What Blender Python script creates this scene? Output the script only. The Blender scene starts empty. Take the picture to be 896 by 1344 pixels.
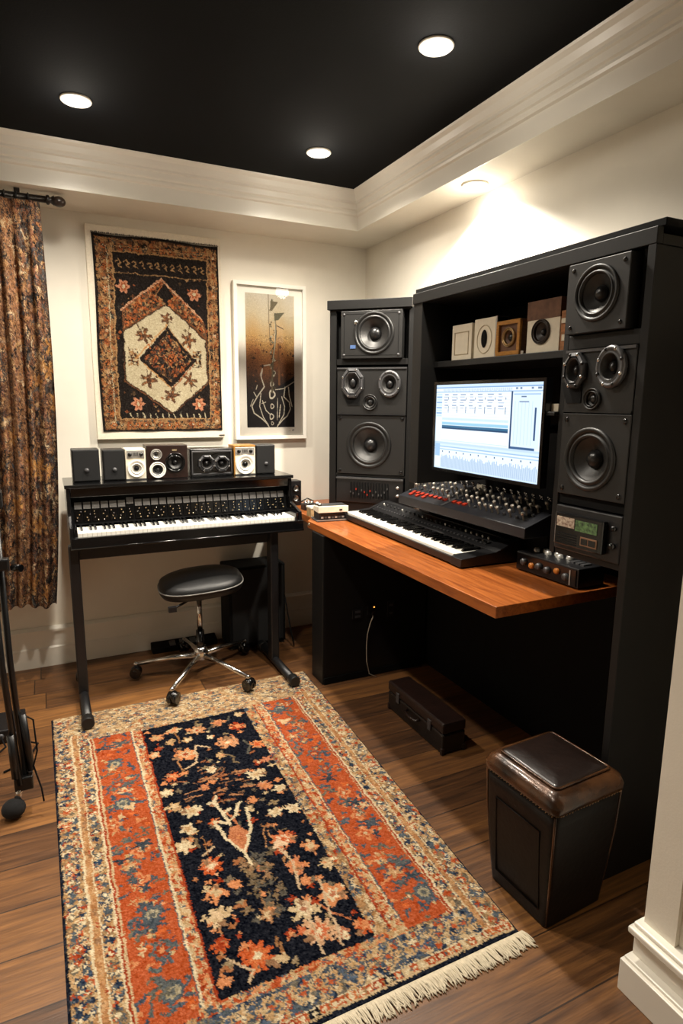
import bpy, bmesh, math, random
import numpy as np
from mathutils import Matrix, Vector, Euler
random.seed(7); rng=np.random.default_rng(7)
SC=bpy.context.scene; COL=SC.collection; PI=math.pi
# ------------------------------------------------------------------ colour / materials
def lin(c):
    c=c/255.0
    return c/12.92 if c<=.04045 else ((c+.055)/1.055)**2.4
def rgb(c): return tuple(lin(v) for v in c)+(1.0,)
def nlin(a):
    a=np.clip(a,0,255)/255.0
    return np.where(a<=.04045,a/12.92,((a+.055)/1.055)**2.4)
MATS={}
def mat(name,c,rough=.5,metal=0,var=.12,scale=40,bump=0,bscale=200,coat=0,emit=0,spec=.5,stretch=None,trans=0,c2=None):
    if name in MATS: return MATS[name]
    m=bpy.data.materials.new(name); m.use_nodes=True; nt=m.node_tree; N=nt.nodes; L=nt.links
    b=N['Principled BSDF']; b.inputs['Roughness'].default_value=rough; b.inputs['Metallic'].default_value=metal
    b.inputs['Specular IOR Level'].default_value=spec
    if coat: b.inputs['Coat Weight'].default_value=coat; b.inputs['Coat Roughness'].default_value=.08
    if trans: b.inputs['Transmission Weight'].default_value=trans
    tc=N.new('ShaderNodeTexCoord'); src=tc.outputs['Object']
    if stretch:
        mp=N.new('ShaderNodeMapping'); mp.inputs['Scale'].default_value=stretch; L.new(src,mp.inputs[0]); src=mp.outputs[0]
    nz=N.new('ShaderNodeTexNoise'); nz.inputs['Scale'].default_value=scale; nz.inputs['Detail'].default_value=4; L.new(src,nz.inputs['Vector'])
    r=N.new('ShaderNodeValToRGB'); A=rgb(c); B=rgb(c2) if c2 else None
    r.color_ramp.elements[0].position=.3; r.color_ramp.elements[1].position=.7
    r.color_ramp.elements[0].color=B if B else tuple(v*(1-var) for v in A[:3])+(1,)
    r.color_ramp.elements[1].color=A if B else tuple(min(1,v*(1+var)) for v in A[:3])+(1,)
    L.new(nz.outputs[0],r.inputs[0]); L.new(r.outputs[0],b.inputs['Base Color'])
    if emit:
        L.new(r.outputs[0],b.inputs['Emission Color']); b.inputs['Emission Strength'].default_value=emit
    if bump:
        n2=N.new('ShaderNodeTexNoise'); n2.inputs['Scale'].default_value=bscale; n2.inputs['Detail'].default_value=5; L.new(src,n2.inputs['Vector'])
        bp=N.new('ShaderNodeBump'); bp.inputs['Strength'].default_value=bump; bp.inputs['Distance'].default_value=.004
        L.new(n2.outputs[0],bp.inputs['Height']); L.new(bp.outputs[0],b.inputs['Normal'])
    MATS[name]=m; return m
def attr_mat(name,rough=.9,bump=.4,bscale=500,emit=0,spec=.2,weave=0):
    m=bpy.data.materials.new(name); m.use_nodes=True; nt=m.node_tree; N=nt.nodes; L=nt.links; b=N['Principled BSDF']
    b.inputs['Roughness'].default_value=rough; b.inputs['Specular IOR Level'].default_value=spec
    a=N.new('ShaderNodeAttribute'); a.attribute_name='col'
    tc=N.new('ShaderNodeTexCoord'); nz=N.new('ShaderNodeTexNoise'); nz.inputs['Scale'].default_value=bscale; nz.inputs['Detail'].default_value=3
    L.new(tc.outputs['Object'],nz.inputs['Vector'])
    if emit:
        L.new(a.outputs['Color'],b.inputs['Emission Color']); b.inputs['Emission Strength'].default_value=emit
        b.inputs['Base Color'].default_value=(.01,.01,.012,1)
    else:
        mr=N.new('ShaderNodeMapRange'); mr.inputs[1].default_value=.3; mr.inputs[2].default_value=.7; mr.inputs[3].default_value=.78; mr.inputs[4].default_value=1.2
        L.new(nz.outputs[0],mr.inputs[0])
        mx=N.new('ShaderNodeMix'); mx.data_type='RGBA'; mx.blend_type='MULTIPLY'; mx.inputs[0].default_value=1
        L.new(a.outputs['Color'],mx.inputs[6]); L.new(mr.outputs[0],mx.inputs[7]); L.new(mx.outputs[2],b.inputs['Base Color'])
    if bump:
        bp=N.new('ShaderNodeBump'); bp.inputs['Strength'].default_value=bump; bp.inputs['Distance'].default_value=.004
        L.new(nz.outputs[0],bp.inputs['Height']); L.new(bp.outputs[0],b.inputs['Normal'])
    return m
# ------------------------------------------------------------------ objects
def world_of(o):
    m=o.matrix_basis.copy()
    while o.parent: o=o.parent; m=o.matrix_basis@m
    return m
def setp(o,label=None,cat=None,group=None,kind=None):
    if label: o['label']=label
    if cat: o['category']=cat
    if group: o['group']=group
    if kind: o['kind']=kind
    return o
def thing(name,label,cat,loc=(0,0,0),rz=0,group=None):
    o=bpy.data.objects.new(name,None); COL.objects.link(o); o.empty_display_size=.05
    o.location=loc; o.rotation_euler=(0,0,rz)
    o.matrix_basis=Matrix.Translation(loc)@Matrix.Rotation(rz,4,'Z')
    return setp(o,label,cat,group)
def inst(mesh,name,parent,loc=(0,0,0),rot=(0,0,0),label=None):
    o=bpy.data.objects.new(name,mesh); COL.objects.link(o); o.parent=parent
    o.matrix_basis=Matrix.Translation(loc)@Euler(rot).to_matrix().to_4x4()
    if label: o['label']=label
    return o
class MB:
    def __init__(s): s.v=[]; s.f=[]; s.sm=[]
    def add(s,vs,fs,M=None,smooth=False):
        k=len(s.v)
        for v in vs: s.v.append(tuple(M@Vector(v)) if M is not None else tuple(v))
        for f in fs: s.f.append(tuple(i+k for i in f)); s.sm.append(smooth)
        return s
    def box(s,a,b,M=None):
        x0,y0,z0=a; x1,y1,z1=b
        return s.add([(x0,y0,z0),(x1,y0,z0),(x1,y1,z0),(x0,y1,z0),(x0,y0,z1),(x1,y0,z1),(x1,y1,z1),(x0,y1,z1)],
          [(0,3,2,1),(4,5,6,7),(0,1,5,4),(1,2,6,5),(2,3,7,6),(3,0,4,7)],M)
    def prism(s,poly,z0,z1,M=None):   # ccw polygon in xy
        n=len(poly); vs=[(x,y,z0) for x,y in poly]+[(x,y,z1) for x,y in poly]
        fs=[tuple(range(n-1,-1,-1)),tuple(range(n,2*n))]+[(i,(i+1)%n,n+(i+1)%n,n+i) for i in range(n)]
        return s.add(vs,fs,M)
    def prism_yz(s,poly,x0,x1,M=None):  # polygon of (y,z) extruded along x
        n=len(poly); vs=[(x0,y,z) for y,z in poly]+[(x1,y,z) for y,z in poly]
        fs=[tuple(range(n-1,-1,-1)),tuple(range(n,2*n))]+[(i,(i+1)%n,n+(i+1)%n,n+i) for i in range(n)]
        return s.add(vs,fs,M)
    def lathe(s,prof,n=32,M=None,close=False,sx=1,sz=1,smooth=True):  # (r,y) about the y axis, front is -y
        vs=[];fs=[]
        for r,y in prof:
            for i in range(n):
                a=2*PI*i/n; vs.append((r*math.cos(a)*sx,y,r*math.sin(a)*sz))
        for j in range(len(prof)-1):
            for i in range(n): fs.append((j*n+i,j*n+(i+1)%n,(j+1)*n+(i+1)%n,(j+1)*n+i))
        if prof[-1][0]<1e-6 or close: pass
        return s.add(vs,fs,M,smooth)
    def tube(s,pts,r,n=10,cap=True,r2=None,M=None):
        P=[Vector(p) for p in pts]; vs=[];fs=[]; up=Vector((.123,.456,.88)).normalized(); m=len(P)
        for i,p in enumerate(P):
            t=(P[min(i+1,m-1)]-P[max(i-1,0)]).normalized()
            a=t.cross(up)
            if a.length<.05: a=t.cross(Vector((1,0,0)))
            a.normalize(); b=t.cross(a); rr=r if r2 is None else r+(r2-r)*i/(m-1)
            for k in range(n):
                q=2*PI*k/n; vs.append(tuple(p+a*rr*math.cos(q)+b*rr*math.sin(q)))
        for i in range(m-1):
            for k in range(n): fs.append((i*n+k,i*n+(k+1)%n,(i+1)*n+(k+1)%n,(i+1)*n+k))
        s.add(vs,fs,M,True)
        if cap: s.add(vs[:n],[tuple(range(n-1,-1,-1))],M); s.add(vs[-n:],[tuple(range(n))],M)
        return s
    def sph(s,c,r,n=16,m=10,sc=(1,1,1),M=None):
        vs=[];fs=[]
        for j in range(m+1):
            t=PI*j/m
            for i in range(n):
                a=2*PI*i/n; vs.append((c[0]+r*sc[0]*math.sin(t)*math.cos(a),c[1]+r*sc[1]*math.sin(t)*math.sin(a),c[2]+r*sc[2]*math.cos(t)))
        for j in range(m):
            for i in range(n): fs.append((j*n+i,(j+1)*n+i,(j+1)*n+(i+1)%n,j*n+(i+1)%n))
        return s.add(vs,fs,M,True)
    def mesh(s,name,m):
        me=bpy.data.meshes.new(name); me.from_pydata(s.v,[],s.f)
        bm=bmesh.new(); bm.from_mesh(me); bmesh.ops.remove_doubles(bm,verts=bm.verts,dist=1e-6)
        bmesh.ops.recalc_face_normals(bm,faces=bm.faces) ; bm.to_mesh(me); bm.free()
        if len(me.polygons)==len(s.sm): me.polygons.foreach_set('use_smooth',s.sm)
        else: me.polygons.foreach_set('use_smooth',[any(s.sm)]*len(me.polygons))
        if m: me.materials.append(m)
        return me
    def build(s,name,m,parent=None,world=False,bevel=0,label=None,kind=None,seg=2,sub=0):
        if world and parent is not None:
            I=world_of(parent).inverted(); s.v=[tuple(I@Vector(v)) for v in s.v]
        me=s.mesh(name,m); o=bpy.data.objects.new(name,me); COL.objects.link(o)
        if parent is not None: o.parent=parent
        if bevel:
            md=o.modifiers.new('bevel','BEVEL'); md.width=bevel; md.segments=seg; md.limit_method='ANGLE'; md.angle_limit=math.radians(40)
        if sub:
            md=o.modifiers.new('sub','SUBSURF'); md.levels=sub; md.render_levels=sub
        if label: o['label']=label
        if kind: o['kind']=kind
        return o
def struct(name,mb,m,bevel=0): return mb.build(name,m,bevel=bevel,kind='structure')
def T(*p): return Matrix.Translation(p)
def Rx(a): return Matrix.Rotation(a,4,'X')
def Ry(a): return Matrix.Rotation(a,4,'Y')
def Rz(a): return Matrix.Rotation(a,4,'Z')
# a front plate in the xz plane (front at y=y0) with holes, walls and back: a speaker box
def holed_box(w,h,d,holes,y0=0,wall=.02,nseg=40):
    """box x in [0,w], z in [0,h], y in [y0,y0+d]; holes: (cx,cz,r[,sx,sz]) open in the front plate"""
    bm=bmesh.new(); edges=[]
    def loop(pts):
        vs=[bm.verts.new((x,y0,z)) for x,z in pts]
        for i in range(len(vs)): edges.append(bm.edges.new((vs[i],vs[(i+1)%len(vs)])))
    loop([(0,0),(w,0),(w,h),(0,h)])
    H=[]
    for hd in holes:
        cx,cz,r=hd[:3]; pts=[(cx+r*math.cos(2*PI*i/nseg),cz+r*math.sin(2*PI*i/nseg)) for i in range(nseg)]; loop(pts); H.append(pts)
    bmesh.ops.triangle_fill(bm,edges=edges,use_beauty=True)
    bm.verts.ensure_lookup_table(); vs=[tuple(v.co) for v in bm.verts]; ix={v:i for i,v in enumerate(bm.verts)}
    fs=[tuple(ix[v] for v in f.verts) for f in bm.faces]; bm.free()
    mb=MB(); mb.add(vs,fs)
    y1=y0+d
    P=[(0,0),(w,0),(w,h),(0,h)]
    for i in range(4):
        a,b=P[i],P[(i+1)%4]; mb.add([(a[0],y0,a[1]),(b[0],y0,b[1]),(b[0],y1,b[1]),(a[0],y1,a[1])],[(0,1,2,3)])
    mb.add([(x,y1,z) for x,z in P],[(0,1,2,3)])
    for pts in H:
        n=len(pts); mb.add([(x,y0,z) for x,z in pts]+[(x,y0+wall,z) for x,z in pts],[(i,(i+1)%n,n+(i+1)%n,n+i) for i in range(n)])
    return mb
# ------------------------------------------------------------------ painted grids (patterns live in a mesh colour attribute)
class Cv:
    def __init__(s,w,h,c): s.w=w; s.h=h; s.a=np.zeros((h,w,3)); s.a[:]=c; s.X,s.Y=np.meshgrid(np.arange(w)+.5,np.arange(h)+.5)
    def fill(s,mask,c): s.a[mask]=c
    def rect(s,x0,y0,x1,y1,c): s.a[max(0,int(round(y0))):max(0,int(round(y1))),max(0,int(round(x0))):max(0,int(round(x1)))]=c
    def poly(s,pts,c,ret=False):
        m=np.zeros((s.h,s.w),bool); n=len(pts)
        for i in range(n):
            x0,y0=pts[i]; x1,y1=pts[(i+1)%n]
            if y0==y1: continue
            cond=(s.Y>min(y0,y1))&(s.Y<=max(y0,y1))&(s.X<x0+(s.Y-y0)*(x1-x0)/(y1-y0)); m^=cond
        if ret: return m
        s.a[m]=c
    def line(s,pts,w,c):
        for (x0,y0),(x1,y1) in zip(pts[:-1],pts[1:]):
            lo=max(0,int(min(y0,y1)-w-1)); hi=min(s.h,int(max(y0,y1)+w+2)); l=max(0,int(min(x0,x1)-w-1)); r=min(s.w,int(max(x0,x1)+w+2))
            if lo>=hi or l>=r: continue
            X=s.X[lo:hi,l:r];Y=s.Y[lo:hi,l:r]; dx,dy=x1-x0,y1-y0; q=dx*dx+dy*dy or 1e-9
            t=np.clip(((X-x0)*dx+(Y-y0)*dy)/q,0,1); m=np.hypot(X-x0-t*dx,Y-y0-t*dy)<=w/2
            s.a[lo:hi,l:r][m]=c
    def flower(s,cx,cy,r,n,c,c2=None,c3=None,asp=1,ph=0,dep=.28):
        R=int(r*max(1,asp)*1.4)+2; lo=max(0,int(cy-R)); hi=min(s.h,int(cy+R)); l=max(0,int(cx-R)); rr=min(s.w,int(cx+R))
        if lo>=hi or l>=rr: return
        X=(s.X[lo:hi,l:rr]-cx)/asp;Y=s.Y[lo:hi,l:rr]-cy; d=np.hypot(X,Y); th=np.arctan2(Y,X)
        e=r*(1-dep+dep*np.cos(n*th+ph)); v=s.a[lo:hi,l:rr]; v[d<=e]=c
        if c2 is not None: v[d<=e*.6]=c2
        if c3 is not None: v[d<=e*.3]=c3
    def noise(s,amt,px=1):
        n=rng.normal(0,amt,(s.h//px+1,s.w//px+1)).repeat(px,0).repeat(px,1)[:s.h,:s.w]; s.a+=n[...,None]
    def mosaic(s,mask,pal,wts,bw,bh,jit=1):
        """irregular woven blocks"""
        hh=int(s.h/bh)+3; ww=int(s.w/bw)+3
        idx=rng.choice(len(pal),size=(hh,ww),p=np.array(wts)/sum(wts))
        jx=rng.normal(0,jit,(s.h,s.w)); jy=rng.normal(0,jit,(s.h,s.w))
        I=np.clip(((s.Y+jy)/bh).astype(int),0,hh-1); J=np.clip(((s.X+jx)/bw+(I%2)*.5).astype(int),0,ww-1)
        c=np.array(pal,float)[idx[I,J]]; s.a[mask]=c[mask]
def grid_mesh(name,cv,pos,m,flip=False,thick=None):
    """one vertex per canvas pixel; pos(u,v) arrays -> xyz"""
    h,w=cv.h,cv.w; U,V=np.meshgrid(np.linspace(0,1,w),np.linspace(0,1,h)); x,y,z=pos(U,V)
    co=np.stack([x,y,z],-1).reshape(-1,3).astype(np.float32)
    i=np.arange((h-1)*(w-1)); r=i//(w-1); c=i%(w-1); a=r*w+c
    q=np.stack([a,a+w,a+w+1,a+1] if not flip else [a,a+1,a+w+1,a+w],-1).astype(np.int32)
    me=bpy.data.meshes.new(name); me.vertices.add(h*w); me.vertices.foreach_set('co',co.ravel())
    nf=len(q); me.loops.add(nf*4); me.loops.foreach_set('vertex_index',q.ravel()); me.polygons.add(nf)
    me.polygons.foreach_set('loop_start',np.arange(0,nf*4,4,dtype=np.int32))
    at=me.color_attributes.new('col','FLOAT_COLOR','POINT')
    cc=np.ones((h*w,4),np.float32); cc[:,:3]=nlin(cv.a).reshape(-1,3); at.data.foreach_set('color',cc.ravel())
    me.update(calc_edges=True); me.validate(); me.polygons.foreach_set('use_smooth',[True]*nf); me.materials.append(m)
    return me

def warp(cv,amp,jit):
    def smooth(n):
        g=rng.normal(0,1,(cv.h//n+3,cv.w//n+3)); y=cv.Y/n; x=cv.X/n; i=y.astype(int); j=x.astype(int); fy=y-i; fx=x-j
        fy=fy*fy*(3-2*fy); fx=fx*fx*(3-2*fx)
        return g[i,j]*(1-fy)*(1-fx)+g[i+1,j]*fy*(1-fx)+g[i,j+1]*(1-fy)*fx+g[i+1,j+1]*fy*fx
    dy=amp*smooth(9)+.6*amp*smooth(4)+rng.normal(0,jit,(cv.h,cv.w)); dx=amp*smooth(9)+.6*amp*smooth(4)+rng.normal(0,jit,(cv.h,cv.w))
    cv.a=cv.a[np.clip((cv.Y+dy).astype(int),0,cv.h-1),np.clip((cv.X+dx).astype(int),0,cv.w-1)]
# ------------------------------------------------------------------ camera (solved from the vanishing points)
def camera():
    yaw,pitch,roll,f=.450286,.179329,.0085,800.54
    cy,sy,cp,sp=math.cos(yaw),math.sin(yaw),math.cos(pitch),math.sin(pitch)
    fw=Vector((sy*cp,cy*cp,-sp)); ri=Vector((cy,-sy,0)); up=ri.cross(fw)
    c,s=math.cos(roll),math.sin(roll); r2=c*ri+s*up; u2=-s*ri+c*up
    cd=bpy.data.cameras.new('camera'); cd.sensor_fit='VERTICAL'; cd.sensor_height=36; cd.lens=f/1344*36; cd.clip_start=.02
    o=bpy.data.objects.new('camera',cd); COL.objects.link(o)
    M=Matrix.Identity(4)
    for i in range(3): M[i][0]=r2[i]; M[i][1]=u2[i]; M[i][2]=-fw[i]
    M[0][3],M[1][3],M[2][3]=0,0,1.45
    o.matrix_world=M; SC.camera=o
camera()
# ------------------------------------------------------------------ palette
WALL=mat('wall_paint',(232,226,212),.6,var=.03,scale=6,bump=.08,bscale=180)
TRIM=mat('trim_paint',(234,229,217),.35,var=.02,scale=5)
CEIL=mat('ceiling_black',(4,5,7),.9,var=.2,scale=8,bump=.1,bscale=120,spec=.15)
BLK=mat('black_laminate',(13,12.6,12.4),.5,var=.12,scale=25,bump=.04,bscale=300,spec=.35)
BLKD=mat('black_matte',(6,6,6.5),.8,var=.2,scale=30,spec=.2)
BLKG=mat('black_gloss',(11,11,12),.16,var=.1,scale=20,spec=.55)
BLKP=mat('black_plastic',(19,19,21),.38,var=.12,scale=60,bump=.04,bscale=700)
BAF=mat('baffle_charcoal',(20,19.5,19),.48,var=.1,scale=50,bump=.06,bscale=800)
RUB=mat('rubber_surround',(20,20,20),.42,var=.1,scale=80)
CONE=mat('cone_paper',(36,35,34),.45,var=.12,scale=90,bump=.05,bscale=500)
CAPM=mat('dust_cap',(25,25,26),.3,var=.1,scale=60)
CHR=mat('chrome',(205,203,200),.16,metal=1,var=.06,scale=30)
SIL=mat('silver_paint',(186,184,178),.35,metal=.6,var=.08,scale=40)
GREY=mat('grey_metal',(92,92,94),.4,metal=.7,var=.1,scale=40)
CREAM=mat('cream_paint',(236,226,204),.6,var=.05,scale=30)
WHT=mat('white_plastic',(238,234,224),.35,var=.03,scale=30)
IVO=mat('ivory_key',(244,240,230),.25,var=.02,scale=30)
KBL=mat('black_key',(12,12,13),.22,var=.1,scale=40)
GOLD=mat('gilt_wood',(176,122,52),.4,var=.25,scale=60,stretch=(1,1,6),metal=.25)
BRN=mat('brown_wood',(96,62,40),.5,var=.3,scale=30,stretch=(1,1,8))
DWOOD=mat('dark_veneer',(38,24,20),.3,var=.3,scale=25,stretch=(6,1,1))
RED=mat('red_cap',(150,40,20),.4,var=.1,scale=40)
ORNG=mat('amber_cap',(176,104,36),.4,var=.2,scale=40)
LED=mat('amber_led',(255,150,60),.4,var=.02,scale=10,emit=3)
SMOKE=mat('smoked_plate',(112,110,108),.22,var=.25,scale=45)
# floor boards
def floor_mat():
    m=bpy.data.materials.new('oak_boards'); m.use_nodes=True; nt=m.node_tree;N=nt.nodes;L=nt.links;b=N['Principled BSDF']
    def math_(op,a,bb=None,c=None):
        n=N.new('ShaderNodeMath'); n.operation=op
        for i,v in enumerate((a,bb,c)):
            if v is None: continue
            if isinstance(v,(int,float)): n.inputs[i].default_value=v
            else: L.new(v,n.inputs[i])
        return n.outputs[0]
    tc=N.new('ShaderNodeTexCoord'); sp=N.new('ShaderNodeSeparateXYZ'); L.new(tc.outputs['Object'],sp.inputs[0])
    W,Ln=.178,1.6
    ry=math_('DIVIDE',sp.outputs[1],W); row=math_('FLOOR',ry); fy=math_('FRACT',ry)
    wn=N.new('ShaderNodeTexWhiteNoise'); wn.noise_dimensions='1D'; L.new(row,wn.inputs['W'])
    rx=math_('ADD',math_('DIVIDE',sp.outputs[0],Ln),math_('MULTIPLY',wn.outputs[0],3.7)); cl=math_('FLOOR',rx); fx=math_('FRACT',rx)
    cv=N.new('ShaderNodeCombineXYZ'); L.new(row,cv.inputs[0]); L.new(cl,cv.inputs[1])
    w2=N.new('ShaderNodeTexWhiteNoise'); w2.noise_dimensions='2D'; L.new(cv.outputs[0],w2.inputs['Vector'])
    # grain
    gv=N.new('ShaderNodeCombineXYZ'); L.new(math_('MULTIPLY',sp.outputs[0],1.6),gv.inputs[0]); L.new(math_('MULTIPLY',sp.outputs[1],26),gv.inputs[1]); L.new(math_('MULTIPLY',w2.outputs[0],37),gv.inputs[2])
    g=N.new('ShaderNodeTexNoise'); g.inputs['Scale'].default_value=1.6; g.inputs['Detail'].default_value=8; g.inputs['Distortion'].default_value=1.1; L.new(gv.outputs[0],g.inputs['Vector'])
    gv2=N.new('ShaderNodeCombineXYZ'); L.new(math_('MULTIPLY',sp.outputs[0],8),gv2.inputs[0]); L.new(math_('MULTIPLY',sp.outputs[1],150),gv2.inputs[1]); L.new(w2.outputs[0],gv2.inputs[2])
    g2=N.new('ShaderNodeTexNoise'); g2.inputs['Scale'].default_value=1.5; g2.inputs['Detail'].default_value=4; L.new(gv2.outputs[0],g2.inputs['Vector'])
    f=math_('ADD',math_('MULTIPLY',g.outputs[0],.62),math_('ADD',math_('MULTIPLY',g2.outputs[0],.22),math_('MULTIPLY',math_('SUBTRACT',w2.outputs[0],.5),.28)))
    r=N.new('ShaderNodeValToRGB'); e=r.color_ramp.elements
    e[0].position=.12; e[0].color=rgb((32,21,14)); e[1].position=.68; e[1].color=rgb((142,96,50))
    x=e.new(.36); x.color=rgb((82,53,30)); x=e.new(.52); x.color=rgb((110,73,39))
    L.new(f,r.inputs[0])
    sy=math_('LESS_THAN',math_('MINIMUM',fy,math_('SUBTRACT',1,fy)),.012); sx=math_('LESS_THAN',math_('MINIMUM',fx,math_('SUBTRACT',1,fx)),.0016)
    seam=math_('MAXIMUM',sy,sx)
    mx=N.new('ShaderNodeMix'); mx.data_type='RGBA'; L.new(math_('MULTIPLY',seam,.8),mx.inputs[0]); L.new(r.outputs[0],mx.inputs[6]); mx.inputs[7].default_value=rgb((22,13,8))
    L.new(mx.outputs[2],b.inputs['Base Color']); L.new(math_('ADD',.3,math_('MULTIPLY',g2.outputs[0],.25)),b.inputs['Roughness'])
    bp=N.new('ShaderNodeBump'); bp.inputs['Strength'].default_value=.35; bp.inputs['Distance'].default_value=.003
    L.new(math_('SUBTRACT',math_('MULTIPLY',g2.outputs[0],.4),seam),bp.inputs['Height']); L.new(bp.outputs[0],b.inputs['Normal'])
    return m
FLOORM=floor_mat()
def desk_mat():
    m=bpy.data.materials.new('desk_cherry'); m.use_nodes=True; nt=m.node_tree;N=nt.nodes;L=nt.links;b=N['Principled BSDF']
    tc=N.new('ShaderNodeTexCoord'); mp=N.new('ShaderNodeMapping'); mp.inputs['Scale'].default_value=(14,1,14); L.new(tc.outputs['Object'],mp.inputs[0])
    g=N.new('ShaderNodeTexNoise'); g.inputs['Scale'].default_value=5; g.inputs['Detail'].default_value=7; g.inputs['Distortion'].default_value=.8; L.new(mp.outputs[0],g.inputs['Vector'])
    r=N.new('ShaderNodeValToRGB'); r.color_ramp.elements[0].position=.3; r.color_ramp.elements[0].color=rgb((124,62,24)); r.color_ramp.elements[1].position=.7; r.color_ramp.elements[1].color=rgb((172,98,44))
    L.new(g.outputs[0],r.inputs[0]); L.new(r.outputs[0],b.inputs['Base Color']); b.inputs['Roughness'].default_value=.32; b.inputs['Coat Weight'].default_value=.25
    return m
DESKM=desk_mat()
# ------------------------------------------------------------------ the room
YB,XR,ZS,ZC=3.56,1.875,2.383,2.575
XL,YF=-1.55,-1.25
struct('floor',MB().box((XL,YF,-.05),(XR,YB,0)),FLOORM)
struct('wall_back',MB().box((XL-.1,YB,0),(XR+.1,YB+.1,2.7)),WALL)
struct('wall_right',MB().box((XR,YF,0),(XR+.1,YB,2.7)),WALL)
struct('wall_left',MB().box((XL-.1,YF,0),(XL,YB,2.7)),WALL)
struct('wall_front',MB().box((XL-.1,YF-.1,0),(XR+.1,YF,2.7)),WALL)
TX0,TX1,TY0,TY1=-1.3,1.645,-1.0,3.225      # tray opening
struct('ceiling',MB().box((TX0-.02,TY0-.02,ZC),(TX1+.02,TY1+.02,ZC+.05)),CEIL)
s=MB(); s.box((TX1,YF,ZS),(XR,YB,ZS+.03)); s.box((XL,YF,ZS),(TX0,YB,ZS+.03)); s.box((TX0,TY1,ZS),(TX1,YB,ZS+.03)); s.box((TX0,YF,ZS),(TX1,TY0,ZS+.03))
struct('trim_4',s,WALL)
prof=[(-.001,ZS+.031),(-.001,ZS-.001),(.004,ZS-.001),(.004,ZS+.004),(.001,ZS+.005),(0,ZS+.072),(.010,ZS+.078),(.013,ZS+.088),(.010,ZS+.098),(.018,ZS+.104),(.020,ZS+.128),(.028,ZS+.133),(.028,ZS+.142),(.034,ZS+.150),(.042,ZS+.172),(.055,ZS+.184),(.058,ZC),(-.02,ZC)]
s=MB(); rows=[]
vs=[];fs=[]
for o_,z in prof: vs+= [(TX0+o_,TY0+o_,z),(TX1-o_,TY0+o_,z),(TX1-o_,TY1-o_,z),(TX0+o_,TY1-o_,z)]
n=len(prof)
for j in range(n-1):
    for i in range(4): fs.append((j*4+i,j*4+(i+1)%4,(j+1)*4+(i+1)%4,(j+1)*4+i))
s.add(vs,fs); struct('trim_1',s,TRIM)
# back wall skirting: low board plus cap rail
s=MB(); s.box((XL,YB-.02,0),(XR,YB,.105)); s.prism_yz([(YB-.02,.105),(YB-.012,.112),(YB,.112)],XL,XR); s.box((XL,YB-.012,.105),(XR,YB,.20)); struct('baseboard_back',s,TRIM)
s=MB(); s.prism_yz([(YB-.03,.200),(YB,.200),(YB,.225),(YB-.012,.225),(YB-.03,.212)],XL,XR); struct('trim_2',s,TRIM)
# the near wall end at the right with its wainscot
XW,YW=1.25,.846
s=MB(); s.box((XW+.014,YF,0),(XR,YW,2.6)); s.box((XW,YW-.082,.18),(XW+.014,YW,2.6)); s.box((XW,YF,.18),(XW+.014,YW-.75,2.6)); s.box((XW,YW-.75,.9),(XW+.014,YW-.082,1.0))
struct('wall_right_near',s,WALL)
s=MB(); s.box((1.202,YF,0),(XR,YW+.02,.088)); s.box((1.212,YF,.088),(XR-.3,YW+.016,.096)); s.box((1.235,YF,.096),(XR,YW+.012,.16)); struct('baseboard_right_near',s,TRIM,bevel=.002)
s=MB(); s.box((1.216,YF,.16),(XR,YW+.018,.178)); s.box((1.228,YF,.178),(XR-.2,YW+.012,.19)); struct('trim_3',s,TRIM,bevel=.004)
# ------------------------------------------------------------------ recessed lights
LENS=mat('lamp_lens',(255,244,224),.4,var=.01,scale=5,emit=30)
def spot(x,y,z,e,ang=115,blend=.55,r=.045,col=(1,.91,.78)):
    l=bpy.data.lights.new('lamp','SPOT'); l.energy=e; l.spot_size=math.radians(ang); l.spot_blend=blend; l.shadow_soft_size=r; l.color=col
    o=bpy.data.objects.new('lamp',l); COL.objects.link(o); o.location=(x,y,z); return o
def can(x,y,z,label,e,fill=.017,**k):
    if fill:  # added fill point below the can, lifts crown and upper walls
        l=bpy.data.lights.new('fill_glow','POINT'); l.energy=e*fill; l.shadow_soft_size=.05; l.color=(1,.91,.78); g=bpy.data.objects.new('fill_glow',l); COL.objects.link(g); g.location=(x,y,z-.09)
    t=thing('recessed_downlight',label,'ceiling light',(x,y,z),0,'recessed ceiling lights')
    m=MB().lathe([(.056,0),(.058,-.004),(.052,-.009),(.047,-.006),(.046,0)],40,Rx(PI/2)); m.build('trim_ring',TRIM,t)
    MB().lathe([(.0461,-.002),(.03,-.004),(1e-4,-.005)],40,Rx(PI/2)).build('lens',LENS,t)
    spot(x,y,z-.035,e,**k)
can(.194,2.758,ZC,'round recessed ceiling light at the left, over the piano and wall rug',125,ang=150,blend=1)
can(1.219,2.794,ZC,'round recessed ceiling light nearest the inner corner of the black ceiling',120,ang=150,blend=1)
can(1.214,1.844,ZC,'largest looking recessed ceiling light, in the black ceiling in front of the desk cabinet',130,ang=130,blend=1)
can(1.757,2.33,ZS,'round recessed light in the white soffit above the desk cabinet',125,ang=134,blend=.3,fill=.012)
for x,y,e,an,bl in ((.19,1.80,80,138,.9),(.0,.95,60,84,1),(-.8,2.75,45,120,1),(-.9,1.7,50,80,1)): spot(x,y,ZC-.03,e,ang=an,blend=bl)
w=bpy.data.worlds.new('world'); SC.world=w; w.use_nodes=True; w.node_tree.nodes['Background'].inputs[0].default_value=(1,.9,.78,1); w.node_tree.nodes['Background'].inputs[1].default_value=.0
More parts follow.
